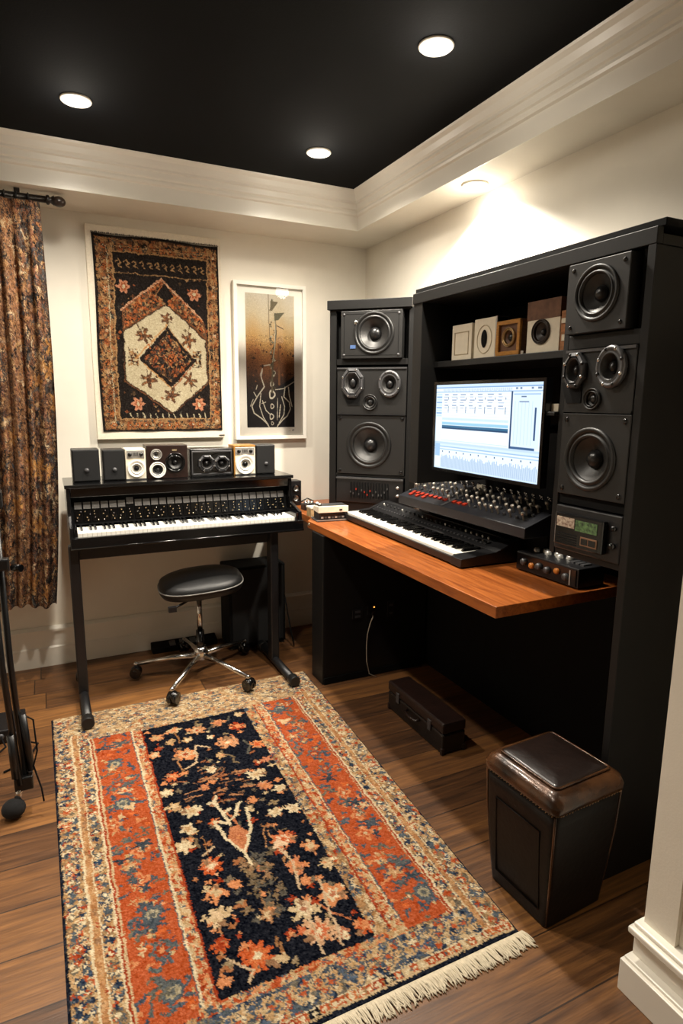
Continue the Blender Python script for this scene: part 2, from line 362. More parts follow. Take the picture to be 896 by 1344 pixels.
# ------------------------------------------------------------------ drivers
def driver(parent,cx,cz,r,y0=0,tilt_cap=0,cone_m=CONE,ring_m=RUB,cap_m=CAPM,name='driver',depth=.30,cap=.34,ring_w=1.13,label=None):
    """a round driver facing -y, mounted in a hole of radius r at (cx,cz): ring, cone, cap"""
    M=T(cx,y0,cz)
    k=ring_w
    d=MB().lathe([(r*k,.001),(r*k,-.004),(r*(k-.04),-.007),(r*(k-.10),-.0075),(r*.98,-.003),(r*.95,.002),(r*.90,-.006),(r*.84,-.007),(r*.79,-.001),(r*.775,.004)],44,M).build(name,ring_m,parent,label=label)
    MB().lathe([(r*.78,.004),(r*.6,r*.14+.003),(r*.45,r*.24+.003),(r*cap*.9,r*depth+.004)],44,M).build('cone',cone_m,d)
    MB().lathe([(r*cap,r*depth),(r*cap*.92,r*(depth-.09)),(r*cap*.7,r*(depth-.18)),(r*cap*.4,r*(depth-.24)),(1e-4,r*(depth-.26))],28,M).build('dust_cap',cap_m,d)
    return d
def screws(parent,w,h,y=0,m=GREY,r=.006,inset=.018,which=(0,1,2,3)):
    P=[(inset,inset),(w-inset,inset),(w-inset,h-inset),(inset,h-inset)]
    for i in which:
        x,z=P[i]; MB().lathe([(r,.001),(r,-.002),(r*.6,-.004),(1e-4,-.004)],14,T(x,y,z)).build('screw',m,parent)
def octa_driver(parent,cx,cz,rx,rz,y0,name='midrange_driver',n=8,ring=GREY):
    """faceted plate with bolts, inner ring, cone and cap"""
    m=MB(); M=T(cx,y0,cz)@Matrix.Diagonal((rx,1,rz,1))
    a=Ry(PI/8)
    m.lathe([(.99,.006),(1.03,-.006),(.98,-.013),(.82,-.016),(.78,-.008),(.70,-.015),(.64,-.012)],n*3 if n>8 else 8,M@a,smooth=n>8)
    d=m.build(name,ring,parent)
    MB().lathe([(.68,-.013),(.64,-.015),(.58,-.006),(.3,.012)],32,M).build('cone',CONE,d)
    MB().lathe([(.3,.012),(.28,.002),(.2,-.004),(1e-4,-.006)],24,M).build('dust_cap',CAPM,d)
    for k in range(8):
        q=PI/8+k*PI/4; MB().sph((cx+.88*rx*math.cos(q),y0-.013,cz+.88*rz*math.sin(q)),.0055,8,6).build('bolt',CHR if k%2 else BLKP,d)
    return d
def mid_panel(name,label,loc,rz,w,h,d1,d2,tw,group):
    t=thing(name,label,'speaker',loc,rz,group)
    holed_box(w,h,.07,[(d1[0],d1[1],d1[2]*.7),(d2[0],d2[1],d2[2]*.7),(tw[0],tw[1],tw[2]*.8)],0).build('baffle',BAF,t,bevel=.002)
    m=MB(); m.box((0,-.006,h-.008),(w,0,h)); m.build('top_rail',GREY,t)
    m=MB(); m.box((0,-.004,0),(w,0,.006)); m.build('bottom_rail',BLKP,t)
    octa_driver(t,d1[0],d1[1],d1[2],d1[2]*d1[3],-.004)
    octa_driver(t,d2[0],d2[1],d2[2],d2[2]*d2[3],-.004,n=12)
    driver(t,tw[0],tw[1],tw[2]*.8,-.002,name='tweeter',cap=.5,depth=.2,ring_w=1.25)
    m=MB(); zz=max(d1[1],d2[1])-d1[2]*.95
    m.prism([(d1[0]-.03,tw[1]-tw[2]*.4),(tw[0]-tw[2]*1.35,tw[1]-tw[2]*.4),(tw[0]-tw[2]*1.35,zz),(d1[0]-.055,zz)],0,.003,Rx(PI/2)); m.build('horn_lip',BLKD,t)
    return t
# ------------------------------------------------------------------ corner tower (45 degrees)
A=Vector((1.442,3.178,0)); TZ=.832
sc=1.0523
def tz(z): return 1.45+(z-1.45)*sc
tower=thing('speaker_tower','black tall corner cabinet holding a stack of speakers, left of the desk cabinet','cabinet',(A.x,A.y,TZ),-PI/4)
W=.46*sc; H=tz(1.915)-TZ
def lx(v): return v*sc
pl=.05*sc; pr=W-.025*sc
MB().box((lx(.012),0,0),(pl,.12,H)).build('side_panel',BLK,tower,bevel=.002)
MB().box((pr,0,0),(W,.12,H)).build('side_panel',BLK,tower,bevel=.002)
I=Matrix.Rotation(PI/4,4,'Z')@T(-A.x,-A.y,0)
Bx=A+Vector((.7071,-.7071,0))*W
MB().prism([(A.x+.092,A.y+.094),(Bx.x+.082,Bx.y+.084),(1.866,2.99),(1.866,3.552),(1.66,3.552),(1.66,3.40)],TZ,TZ+H,).build('corner_body',BLK,tower,world=True)
MB().prism([(A.x+.008-.02,A.y-.008-.02+.01),(Bx.x-.02,Bx.y-.01),(1.868,2.94),(1.868,3.553),(1.64,3.553),(1.62,3.37)],TZ+H,TZ+H+.048).build('top_cap',BLK,tower,world=True,bevel=.002)
shelves=[(tz(1.638),tz(1.668)),(tz(1.055),tz(1.066)),(TZ,tz(.912))]
for z0,z1 in shelves: MB().box((pl,.004,z0-TZ),(pr,.12,z1-TZ)).build('shelf',BLK,tower,bevel=.001)
MB().box((pl,.004,tz(1.911)-TZ-.004),(pr,.12,H)).build('top_rail',BLK,tower)
# beside the upper speaker the recess shows dark filler strips
MB().box((pl,.04,tz(1.668)-TZ),(lx(.076),.12,tz(1.908)-TZ)).build('filler_strip',BLKD,tower)
MB().box((lx(.412),.04,tz(1.668)-TZ),(pr,.12,tz(1.908)-TZ)).build('filler_strip',BLKD,tower)
def on_tower(x,z,y=0):
    p=A+Vector((.7071,-.7071,0))*x+Vector((.7071,.7071,0))*y; return (p.x,p.y,z)
# upper square speaker
GS='full range speakers built into the black cabinets'
x0,x1,z0,z1=lx(.081),lx(.405),tz(1.668)+.001,tz(1.905)
t=thing('loudspeaker','charcoal square speaker with one round cone at the top of the corner tower','speaker',on_tower(x0,z0,-.022),-PI/4,GS)
w,h=x1-x0,z1-z0; r=.094*sc
cx,cz=lx(.258)-x0,tz(1.794)-z0
holed_box(w,h,.11,[(cx,cz,r)]).build('baffle',BAF,t,bevel=.002)
driver(t,cx,cz,r); screws(t,w,h,r=.007)
MB().lathe([(.012,.001),(.012,-.006),(.008,-.009),(1e-4,-.009)],18,T(.082*sc,0,h-.06)).build('silver_badge',CHR,t,label='shiny silver round badge')
MB().box((.055,-.003,.052),(.085,.001,.07)).build('badge',mat('blue_badge',(86,112,160),.3,metal=.4),t,label='small blue badge')
m=MB()
for (a,b,c,d) in ((.018,.016,w-.018,.018),(.018,h-.018,w-.018,h-.016),(.018,.016,.02,h-.016),(w-.02,.016,w-.018,h-.016)): m.box((a,-.0012,b),(c,.001,d))
m.build('groove_line',BLKD,t)
# mid panel
x0,x1,z0,z1=lx(.058),lx(.432),tz(1.381),tz(1.624)
mid_panel('midrange_unit','black panel with two faceted drivers and a tweeter in the middle of the corner tower',on_tower(x0,z0,-.008),-PI/4,x1-x0,z1-z0,
  (lx(.145)-x0,tz(1.545)-z0,.066,1.3),(lx(.345)-x0,tz(1.54)-z0,.062,1.15),(lx(.240)-x0,tz(1.447)-z0,.043),'midrange panels in the black cabinets')
# woofer
x0,x1,z0,z1=lx(.058),lx(.430),tz(1.0685),tz(1.379)
t=thing('woofer','charcoal woofer panel with one large cone low in the corner tower','speaker',on_tower(x0,z0,-.004),-PI/4,'woofer panels in the black cabinets')
w,h=x1-x0,z1-z0; cx,cz,r=lx(.236)-x0,tz(1.224)-z0,.108*sc
holed_box(w,h,.11,[(cx,cz,r)]).build('baffle',BAF,t,bevel=.002); driver(t,cx,cz,r); screws(t,w,h,m=BLKG,r=.010)
# equaliser rack
x0,x1,z0,z1=lx(.056),lx(.428),tz(.914),tz(1.052)
t=thing('rack_equalizer','dark rack unit with rows of vertical slats at the foot of the corner tower','audio rack unit',on_tower(x0,z0,-.006),-PI/4)
w,h=x1-x0,z1-z0
MB().box((0,0,0),(w,.11,h)).build('chassis',BLKP,t,bevel=.003)
m=MB(); m.box((.0,-.006,h-.012),(w,0,h-.004)); m.build('top_rail',GREY,t)
for k in range(14):
    xx=.085+k*.0165; MB().box((xx,-.006,.028),(xx+.008,0,h-.03)).build('slider_slot',BLKD,t)
    zz=.04+.05*random.random(); MB().box((xx+.001,-.011,zz),(xx+.007,-.006,zz+.01)).build('slider_cap',RED if k in(2,5,6,7) else GREY,t,label='red slider cap' if k in (2,5,6,7) else None)
for k in range(2): MB().lathe([(.008,0),(.008,-.012),(1e-4,-.012)],16,T(w-.03,0,.05+k*.045)).build('knob',SIL,t)
# ------------------------------------------------------------------ desk cabinet: hutch plus full height right column, faces -X
XF=1.425; XBK=1.868
cab=thing('studio_cabinet','large black built-in desk cabinet with shelf bay and speaker column along the right wall','cabinet',(XF,2.27,0),0)
def cb(name,a,b,m=BLK,bev=.002,label=None): return MB().box(a,b).build(name,m,cab,world=True,bevel=bev,label=label)
cb('side_panel',(XF+.0,1.131,0),(XBK,1.152,1.85))              # near side to the floor
cb('side_panel',(XF,2.205,1.105),(XBK,2.27,1.85))                # far post of the hutch
cb('back_panel',(1.842,1.152,0),(XBK,2.205,1.85),BLKD)
cb('back_panel',(1.842,2.205,0),(XBK,2.82,1.85),BLKD)
cb('divider',(XF,1.401,.985),(1.842,1.421,1.85))
cb('shelf',(1.492,1.421,1.592),(1.842,2.205,1.616))              # bay shelf
cb('shelf',(XF,1.152,1.606),(1.842,1.401,1.646))                 # under the upper speaker
cb('shelf',(XF+.004,1.152,.985),(1.842,1.401,1.003))             # under the amplifier
cb('shelf',(XF+.006,1.152,1.146),(1.842,1.401,1.176),BLKD)
cb('fascia',(XF-.004,1.128,1.85),(XF+.018,2.273,1.892))
cb('roof_panel',(XF+.018,1.128,1.85),(XBK,2.273,1.876))
cb('top_cap',(XF+.012,1.118,1.892),(XBK,2.278,1.912),BLKD)
cb('corner_post',(XF-.003,1.128,0),(XF+.0,1.153,1.85))
cb('filler_strip',(XF+.02,1.152,1.646),(XF+.05,1.182,1.85))
cb('ledge',(XF-.018,1.4215,1.412),(XF+.06,1.475,1.424),BLKP,label='small dark ledge beside the monitor')
def cabloc(y,z,dx=0): return (XF+dx,y,z)
# upper speaker: Y 1.185..1.383
y0,y1,z0,z1=1.186,1.396,1.648,1.842
t=thing('loudspeaker','charcoal square speaker with one round cone at the top of the right column','speaker',cabloc(y1,z0,-.022),-PI/2,GS)
w,h=y1-y0,z1-z0; cx,cz,r=y1-1.291,1.752-z0,.066
holed_box(w,h,.12,[(cx,cz,r)]).build('baffle',BAF,t,bevel=.002); driver(t,cx,cz,r,ring_w=1.16); screws(t,w,h,m=BLKG)
mid_panel('midrange_unit','black panel with two faceted drivers and a tweeter in the middle of the right column',cabloc(1.399,1.424,-.004),-PI/2,.243,.18,
  (1.399-1.357,1.545-1.424,.040,1.35),(1.399-1.228,1.55-1.424,.047,1.22),(1.399-1.291,1.463-1.424,.031),'midrange panels in the black cabinets')
y0,y1,z0,z1=1.154,1.398,1.178,1.421
t=thing('woofer','charcoal woofer panel with one large cone low in the right column','speaker',cabloc(y1,z0,-.006),-PI/2,'woofer panels in the black cabinets')
w,h=y1-y0,z1-z0; cx,cz,r=y1-1.284,1.290-z0,.080
holed_box(w,h,.12,[(cx,cz,r)]).build('baffle',BAF,t,bevel=.002); driver(t,cx,cz,r,ring_w=1.16); screws(t,w,h,m=BLKG,r=.008)
# amplifier with lit windows
t=thing('rack_amplifier','black amplifier with a lit green display window under the right column woofer','audio rack unit',cabloc(1.399,1.004,-.004),-PI/2)
w,h=.245,.138
MB().box((0,0,0),(w,.14,h)).build('chassis',BLKP,t,bevel=.004)
MB().box((.02,-.022,.02),(.2,0,.118)).build('front_block',BLKG,t,bevel=.004)
GLS=mat('meter_glow',(176,160,138),.25,var=.5,scale=120,emit=.25,c2=(90,60,50))
GRN=mat('display_green',(84,110,66),.25,var=.5,scale=110,emit=.25,c2=(30,38,30))
MB().box((.03,-.024,.078),(.098,-.0215,.108)).build('meter_window',GLS,t,label='warm lit meter window')
MB().box((.102,-.024,.074),(.182,-.0215,.106)).build('display_window',GRN,t,label='green lit display window')
m=MB(); m.box((.125,-.0245,.034),(.185,-.0215,.06)); m.build('frame',mat('copper_trim',(150,116,92),.35,metal=.6),t,label='copper outlined small window')
MB().box((.129,-.026,.038),(.152,-.0244,.056)).build('pane',BLKG,t); MB().box((.156,-.026,.038),(.181,-.0244,.056)).build('pane',BLKG,t)
MB().lathe([(.009,0),(.009,-.014),(1e-4,-.015)],18,T(.222,0,.05)).build('knob',BLKG,t)
MB().lathe([(.007,0),(.007,-.01),(1e-4,-.01)],14,T(.222,0,.10)).build('knob',BLKG,t)
m=MB()
for k in range(5): m.box((.03,-.0228,.028+k*.007),(.11,-.0215,.031+k*.007))
m.build('vent',BLKD,t)
# ------------------------------------------------------------------ things on the bay shelf
ZSH=1.617; XS=1.515
def shelf_box(name,label,cat,y1,y0,h,body,dep=.05,hole=None,holem=BLKD,frame=None,rz=0,ret=False,group=None):
    t=thing(name,label,cat,(XS,y1,ZSH),-PI/2+rz,group); w=y1-y0
    if hole: holed_box(w,h,dep,[(hole[0]*w,hole[1]*h,hole[2])],0,wall=.012).build('body',body,t,bevel=.002)
    else: MB().box((0,0,0),(w,dep,h)).build('body',body,t,bevel=.002)
    return t,w
t,w=shelf_box('wooden_panel_box','small plain cream box with a recessed square panel, leftmost on the cabinet shelf','box',2.115,1.988,.137,CREAM)
m=MB(); 
for a,b,c,d in ((.018,.02,w-.018,.023),(.018,.105,w-.018,.108),(.018,.02,.021,.108),(w-.021,.02,w-.018,.108)): m.box((a,-.002,b),(c,.001,d))
m.build('panel_moulding',mat('cream_shadow',(186,170,140),.6),t)
t,w=shelf_box('speaker_box','cream box with a dark upright oval opening, second from left on the shelf','speaker',1.972,1.838,.145,CREAM)
m=MB().lathe([(.0165,-.002),(.0155,-.0035),(1e-4,-.0035)],32,T(.062,0,.070)@Matrix.Diagonal((1,1,2.0,1))); m.build('oval_port',BLKD,t,label='black oval opening')
m=MB().lathe([(.044,.0),(.044,-.002),(.041,-.002),(.041,0)],36,T(.062,0,.068)@Matrix.Diagonal((1,1,1.2,1))); m.build('ring_moulding',mat('cream_line',(204,190,160),.6),t)
MB().box((w-.008,-.003,0),(w,.05,.145)).build('metal_edge',SIL,t,label='silver edge strip'); 
t,w=shelf_box('speaker_box','small gilt wood framed speaker with a round centre, third from left on the shelf','speaker',1.832,1.708,.122,BRN,hole=(.5,.52,.03),rz=.0)
m=MB(); b=.014
m.box((0,-.01,0),(w,0,b)); m.box((0,-.01,.122-b),(w,0,.122)); m.box((0,-.01,b),(b,0,.122-b)); m.box((w-b,-.01,b),(w,0,.122-b)); m.build('frame',GOLD,t,bevel=.002,label='gilt wood frame')
driver(t,.5*w,.52*.122,.03,-.001,ring_m=mat('brass_ring',(170,140,96),.35,metal=.6),cone_m=BRN,cap=.45)
t,w=shelf_box('speaker_box','tall cream speaker with a round dark cone at the right end of the shelf','speaker',1.682,1.532,.168,CREAM,hole=(.46,.40,.038))
driver(t,.46*w,.40*.168,.038,-.001,ring_m=mat('cone_ring_brown',(48,36,28),.4),cone_m=mat('cone_brown',(44,32,25),.4),cap=.3,ring_w=1.08)
MB().box((-.001,-.0015,.108),(w+.001,.052,.1695)).build('shade_band',mat('cream_shade_brown',(112,78,58),.7,var=.3,scale=40),t,label='shadowed upper part, painted brown')  # brown sleeve stands in for the cabinet roof's shadow on the cream
t,w=shelf_box('wooden_block','narrow rough brown wood block squeezed beside the tall cream speaker','block',1.528,1.486,.125,mat('raw_wood',(168,112,70),.7,var=.35,scale=35,stretch=(1,1,4)),dep=.04)
MB().box((.004,-.003,.085),(.03,0,.1)).build('worn_patch',CREAM,t); MB().box((.008,-.002,.03),(.02,0,.05)).build('worn_patch',CREAM,t)
t=thing('metal_bracket','tiny silver bracket on the shelf beside the gilt speaker','bracket',(1.51,1.697,ZSH),-PI/2); MB().box((-.006,0,0),(.006,.03,.003)).build('foot_plate',SIL,t); MB().box((-.006,0,.003),(.006,.003,.012)).build('upright_tab',SIL,t)
# beige cube on the small ledge
t=thing('note_block','small beige block resting on the dark ledge right of the monitor','block',(XF+.004,1.458,1.4245),-PI/2)
MB().box((0,0,0),(.03,.03,.024)).build('body',CREAM,t,bevel=.001); MB().box((-.012,.004,0),(-.0005,.018,.007)).build('torn_corner',CREAM,t)
# ------------------------------------------------------------------ monitor
my0,my1,mz0,mz1=1.455,2.062,1.182,1.528
t=thing('computer_monitor','wide black computer monitor showing a pale blue audio editing screen','monitor',(1.40,my1,mz0),-PI/2)
w,h=my1-my0,mz1-mz0; b=.012
m=MB(); m.box((0,0,0),(w,.028,b)); m.box((0,0,h-b),(w,.028,h)); m.box((0,0,b),(b,.028,h-b)); m.box((w-b,0,b),(w,.028,h-b)); m.build('bezel',BLKG,t)
MB().box((b,.006,b),(w-b,.034,h-b)).build('rear_shell',BLKP,t)
MB().box((w/2-.04,.034,h/2-.04),(w/2+.04,.06,h/2+.04)).build('mount_plate',BLKP,t); MB().tube([(w/2,.06,h/2),(w/2,.4415,h/2)],.018,12).build('mount_arm',BLKP,t)
c=Cv(290,160,(226,240,252)); 
wht=(243,250,255); blu=(178,212,244); mid=(120,160,205); drk=(60,92,130); teal=(52,104,140)
c.rect(0,0,290,5,(200,222,246)); c.rect(0,5,290,7,mid); 
for x in range(24,218,3): c.rect(x,8,x+1,12+(x%4),(150,170,196))
for x in (226,236,262,276,280): c.rect(x,8,x+5,11,(110,130,160))
c.rect(0,13,290,15,(160,190,220)); c.rect(22,16,212,60,wht)
for k in range(9):
    y=17+k*5; c.rect(22,y,212,y+1,(206,224,242)); c.rect(2,y,20,y+3,(140,176,216) if k%2 else (196,220,244))
    for x in range(26,208,26): c.rect(x+rng.integers(-2,3),y+1,x+4+rng.integers(6,14),y+2.5,(150,164,186) if k<6 else wht)
for x in range(40,212,27): c.rect(x,40,x+2,52,(96,120,150)); c.rect(x,24,x+2,28,(96,120,150))
c.rect(22,62,212,66,(198,222,244)); c.rect(22,70,212,75,(150,200,226)); c.rect(22,76,212,80,teal); c.rect(22,80,212,83,(36,70,104))
c.rect(22,84,212,104,(238,247,255)); c.rect(22,104,212,105,(190,212,236))
c.rect(216,14,220,112,(40,70,110)); c.rect(222,15,284,104,(214,232,250)); c.rect(222,18,284,20,(160,190,220)); 
for x in range(226,272,8): c.rect(x,30,x+1,100,(186,212,238))
c.rect(272,40,276,92,(46,76,116)); c.rect(220,104,276,109,(58,92,134)); c.rect(240,22,252,24,(90,110,140)); c.rect(236,30,258,32,(120,140,170))
c.rect(0,108,290,112,(190,214,240)); c.rect(0,116,290,118,(150,186,220)); c.rect(0,112,290,116,(208,228,248)); c.rect(0,121,290,123,(168,198,226))
for x in range(26,280,22): c.rect(x,125,x+3,128,(70,96,130))
c.rect(2,112,18,136,(160,196,232))
for x in range(22,286,3): c.rect(x,132+rng.integers(0,8),x+1.6,158,(160,186,214)); 
c.rect(0,157,290,160,(204,226,248))
me=grid_mesh('screen',c,lambda U,V:(b+U*(w-2*b),0*U+.0045,h-b-V*(h-2*b)),attr_mat('screen_glow',.2,0,emit=1.25))
inst(me,'screen',t,label='lit pale blue screen full of tracks')
# ------------------------------------------------------------------ desk
dk=thing('desk','warm orange brown wooden desktop on a black side pedestal','desk',(1.214,1.411,0))
poly=[(1.214,1.411),(1.838,1.411),(1.838,2.83),(1.866,2.83),(1.866,3.535),(1.262,3.535),(1.262,2.985),(1.214,2.92)]
MB().prism(poly,.792,.830).build('desktop',DESKM,dk,world=True,bevel=.002)
MB().box((1.204,2.70,0),(1.83,2.84,.791)).build('pedestal',BLK,dk,world=True,bevel=.003,label='black side pedestal')
MB().box((1.212,2.694,0),(1.80,2.70,.035)).build('plinth',BLKD,dk,world=True)
MB().lathe([(.008,0),(.008,-.003),(1e-4,-.004)],14,T(1.213,2.90,.812)@Rz(-PI/2)).build('screw_cap',CHR,dk,world=True)
# on the pedestal face: outlet plates and a hanging cord
def outlet(x,z,w,h,label,led=False):
    t=thing('outlet_plate',label,'wall outlet',(x,2.698,z),0,'outlet plates under the desk')
    MB().box((-w/2,-.006,-h/2),(w/2,.001,h/2)).build('plate',BLKP,t,bevel=.001)
    for k in (-1,1): MB().box((-w/4,-.009,k*h/4-.006),(w/4,-.006,k*h/4+.006)).build('socket',GREY if not led else BLKD,t)
    if led: MB().sph((w/4,-.009,h/4),.004,8,6).build('indicator',LED,t,label='tiny amber light')
outlet(1.483,.372,.05,.055,'dark outlet plate with a tiny amber light under the desk',True)
outlet(1.40,.36,.06,.05,'dark outlet plate with pale sockets at the left under the desk')
outlet(1.60,.36,.04,.09,'upright dark outlet plate furthest right under the desk')
t=thing('power_cable','thin pale cord hanging from an outlet down under the desk','cord',(1.483,2.68,0))
MB().tube([(1.487,2.682,.350),(1.482,2.678,.335),(1.468,2.68,.30),(1.455,2.684,.24),(1.452,2.686,.17),(1.455,2.686,.09),(1.468,2.68,.02),(1.50,2.66,.005)],.0028,8).build('cable',mat('pale_cable',(150,140,124),.5),t,world=True)
MB().box((1.478,2.675,.345),(1.496,2.688,.365)).build('plug',BLKP,t,world=True,bevel=.002)
# ------------------------------------------------------------------ keyboards
def keybed(parent,x0,y_front,y_back,z,pitch,nwhite,first,xdir=1,bh=.011,blen=.62,kh=.018):
    """keys along +x; front at y_front (smaller y), in local coords"""
    wm=MB().box((.0006,0,0),(pitch-.0006,y_back-y_front,kh)).mesh('white_key',IVO)
    bl=(y_back-y_front)*blen; s_=pitch*.28
    bmn=MB(); bmn.add([(-s_,0,0),(s_,0,0),(s_,bl,0),(-s_,bl,0),(-s_*.8,.008,bh),(s_*.8,.008,bh),(s_*.8,bl,bh),(-s_*.8,bl,bh)],[(0,3,2,1),(4,5,6,7),(0,1,5,4),(1,2,6,5),(2,3,7,6),(3,0,4,7)])
    bm_=bmn.mesh('black_key',KBL)
    for i in range(nwhite):
        inst(wm,'white_key',parent,(x0+i*pitch,y_front,z))
        deg=(first+i)%7     # 0=C
        if deg not in (2,6) and i<nwhite-1: inst(bm_,'black_key',parent,(x0+(i+1)*pitch,y_back-bl,z+kh))
# desk keyboard (faces -X, slightly turned)
L=1.085; rzk=-PI/2-.022
kb=thing('synthesizer_keyboard','long black keyboard synthesizer lying on the wooden desk','keyboard',(1.400,2.893,.8305),rzk)
MB().prism_yz([(0,.008),(.285,.008),(.285,.082),(.252,.082),(.17,.048),(.168,.014),(.012,.014),(.012,.034),(0,.034)],0.022,L-.07).build('case',BLKP,kb,bevel=.0015)
MB().prism_yz([(-.003,.006),(.287,.006),(.287,.085),(.252,.085),(.16,.050),(.0,.037)],0,.022).build('end_cheek',BLKP,kb,bevel=.002)
MB().prism_yz([(-.003,.006),(.287,.006),(.287,.085),(.252,.085),(.16,.050),(.0,.037)],L-.07,L).build('end_cheek',BLKP,kb,bevel=.002)
for x in (.06,L-.1):
    for y in (.03,.24): MB().lathe([(.014,.0),(.014,.008),(1e-4,.008)],14,T(x,y,0)@Rx(PI/2)).build('rubber_foot',RUB,kb)
nw=45; p_=(L-.07-.024)/nw
keybed(kb,.023,.014,.155,.020,p_,nw,2,kh=.022,bh=.010)
# control surface: rows of buttons and small knobs on the sloped panel
km=MB().box((-.006,-.004,0),(.006,.004,.004)).mesh('button',GREY); kn=MB().lathe([(.006,0),(.0055,.009),(1e-4,.009)],12,Rx(PI/2)).mesh('knob',BLKP); kn2=MB().lathe([(.005,0),(.0045,.009),(1e-4,.009)],12,Rx(PI/2)).mesh('knob',SIL)
sl=math.atan2(.034,.082)
for k in range(36):
    y=.192; z=.048+(y-.17)*.034/.082; inst(km,'button',kb,(.05+k*.0265,y,z),(sl,0,0))
for k in range(24):
    y=.226; z=.048+(y-.17)*.034/.082; inst(kn2 if k>18 or k%5==0 else kn,'knob',kb,(.06+k*.039,y,z),(sl,0,0))
MB().box((.03,.254,.082),(L-.09,.257,.0835)).build('edge_strip',GREY,kb)
MB().box((L-.17,.20,.064),(L-.09,.235,.068),T(0,-.008,-.002)).build('display',BLKG,kb)
# ------------------------------------------------------------------ mixer
mx=thing('mixing_console','sloped black mixing console crowded with knobs behind the desk keyboard','mixer',(1.545,2.553,.8305),-PI/2)
ML=.888
MB().prism_yz([(0,.130),(.235,.130),(.235,.236),(.19,.236),(.0,.170)],0,ML).build('console_body',mat('mixer_navy',(20,22,28),.4,var=.1,scale=40),mx,bevel=.003)
MB().box((.04,.155,0),(ML-.04,.235,.130)).build('riser',BLKD,mx)
km=MB(); km.lathe([(.0075,0),(.0065,.011),(1e-4,.011)],10,Rx(PI/2)); km=km.mesh('knob',mat('mixer_knob_black',(30,30,32),.35))
ks=MB().lathe([(.0042,0),(.0042,.018),(.0072,.019),(.0066,.031),(1e-4,.031)],10,Rx(PI/2)).mesh('knob',mat('mixer_knob_silver',(196,190,178),.3,metal=.5))
sl=math.atan2(.066,.19)
def mz(y): return .170+y*.066/.19
for r_,y in enumerate((.05,.085,.12,.155)):
    for k in range(23):
        xx=.03+k*.0362+(.012 if r_%2 else 0)
        red=(r_==0 and 1<=k<=8) or (r_==0 and 10<=k<=12)
        if red: continue
        inst(ks if (k*3+r_*5)%7>1 else km,'knob',mx,(xx,y,mz(y)),(sl,0,0))
rb=MB().box((-.010,-.009,0),(.010,.009,.007)).mesh('red_button',RED)
for k in list(range(1,9))+[10,11,12]:
    o=inst(rb,'button',mx,(.03+k*.0362,.05,mz(.05)),(sl,0,0),'red button'); 
for k in list(range(0,20)): inst(rb,'button',mx,(.055+k*.0181,.028,mz(.028)),(sl,0,0),'red button') if k<10 and k%3==1 else None
tg=MB().tube([(0,0,0),(0,-.004,.018)],.0026,8).sph((0,-.005,.02),.0062,8,6).mesh('toggle',CHR)
for k in range(40): inst(tg,'toggle',mx,(.02+k*.0217,.205+(.012 if k%2 else 0),.236))
MB().box((.355,.195,.236),(.39,.222,.256)).build('label_block',CREAM,mx,label='small pale block on the rear edge',bevel=.001)
MB().prism_yz([(.003,.172),(.19,.238),(.19,.2395),(.002,.1735)],.03+9*.0362-.006,.03+9*.0362+.012).build('divider_strip',GREY,mx)
# ------------------------------------------------------------------ outboard box on the desk right
t=thing('preamp_box','low black box with top knobs and amber dials at the right end of the desk','audio box',(1.572,1.728,.8305),-PI/2+.02)
w,d,h=.295,.125,.072
MB().box((0,0,.004),(w,d,h)).build('case',BLKP,t,bevel=.003)
for x in (.02,w-.02):
    for y in (.02,d-.02): MB().box((x-.008,y-.008,0),(x+.008,y+.008,.004)).build('rubber_foot',RUB,t)
MB().box((.006,-.004,.008),(w-.008,0,h-.006)).build('front_panel',BLKG,t)
dl=MB().lathe([(.013,0),(.013,-.006),(.010,-.012),(1e-4,-.012)],20).mesh('dial',GREY); da=MB().lathe([(.011,0),(.011,-.006),(.008,-.010),(1e-4,-.010)],20).mesh('dial',ORNG)
for k,(x,z) in enumerate(((.045,.040),(.085,.034),(.12,.040),(.16,.036),(.205,.044),(.245,.034))): inst(da if k in(1,4) else dl,'dial',t,(x,-.004,z),label='amber dial' if k in (1,4) else None)
MB().box((w-.035,-.006,.01),(w-.030,-.003,h-.01)).build('metal_strip',SIL,t)
kt=MB().lathe([(.013,0),(.011,.010),(.007,.013),(1e-4,.013)],20,Rx(PI/2)).mesh('top_knob',SIL)
for k in range(6): inst(kt,'top_knob',t,(.04+k*.028,.062+(.018 if k%2 else 0),h))
for k in range(3): MB().box((.215+k*.022,.045,h),(.23+k*.022,.085,h+.005)).build('switch',GREY,t)
# ------------------------------------------------------------------ gear at the left end of the desk
t=thing('metal_tray','thin silver grey tray under the stacked players at the left end of the desk','tray',(1.285,2.85,.8305),-.12)
MB().box((-.045,0,0),(.135,.115,.006)).build('base_plate',GREY,t,bevel=.002)
m=MB(); m.box((-.045,0,.006),(.135,.003,.010)); m.box((-.045,.112,.006),(.135,.115,.010)); m.build('rim',SIL,t)
t=thing('tape_player','black desk player with front buttons beneath the cream topped one','audio player',(1.285,2.855,.8372),-.12)
MB().box((-.03,.006,0),(.125,.105,.038)).build('case',BLKP,t,bevel=.002)
for k in range(7): MB().box((-.02+k*.019,.003,.010),(-.008+k*.019,.006,.018)).build('button',GREY if k%2 else SIL,t)
MB().box((-.02,.004,.024),(.11,.006,.030)).build('display',BLKG,t)
t=thing('cassette_recorder','cream fronted recorder with silver knobs on top of the black desk player','audio player',(1.285,2.855,.8758),-.12)
MB().prism_yz([(.003,0),(.10,0),(.10,.028),(.003,.034)],-.035,.13).build('case',CREAM,t,bevel=.002)
MB().box((-.015,.02,.030),(.125,.098,.035)).build('top_plate',GREY,t)
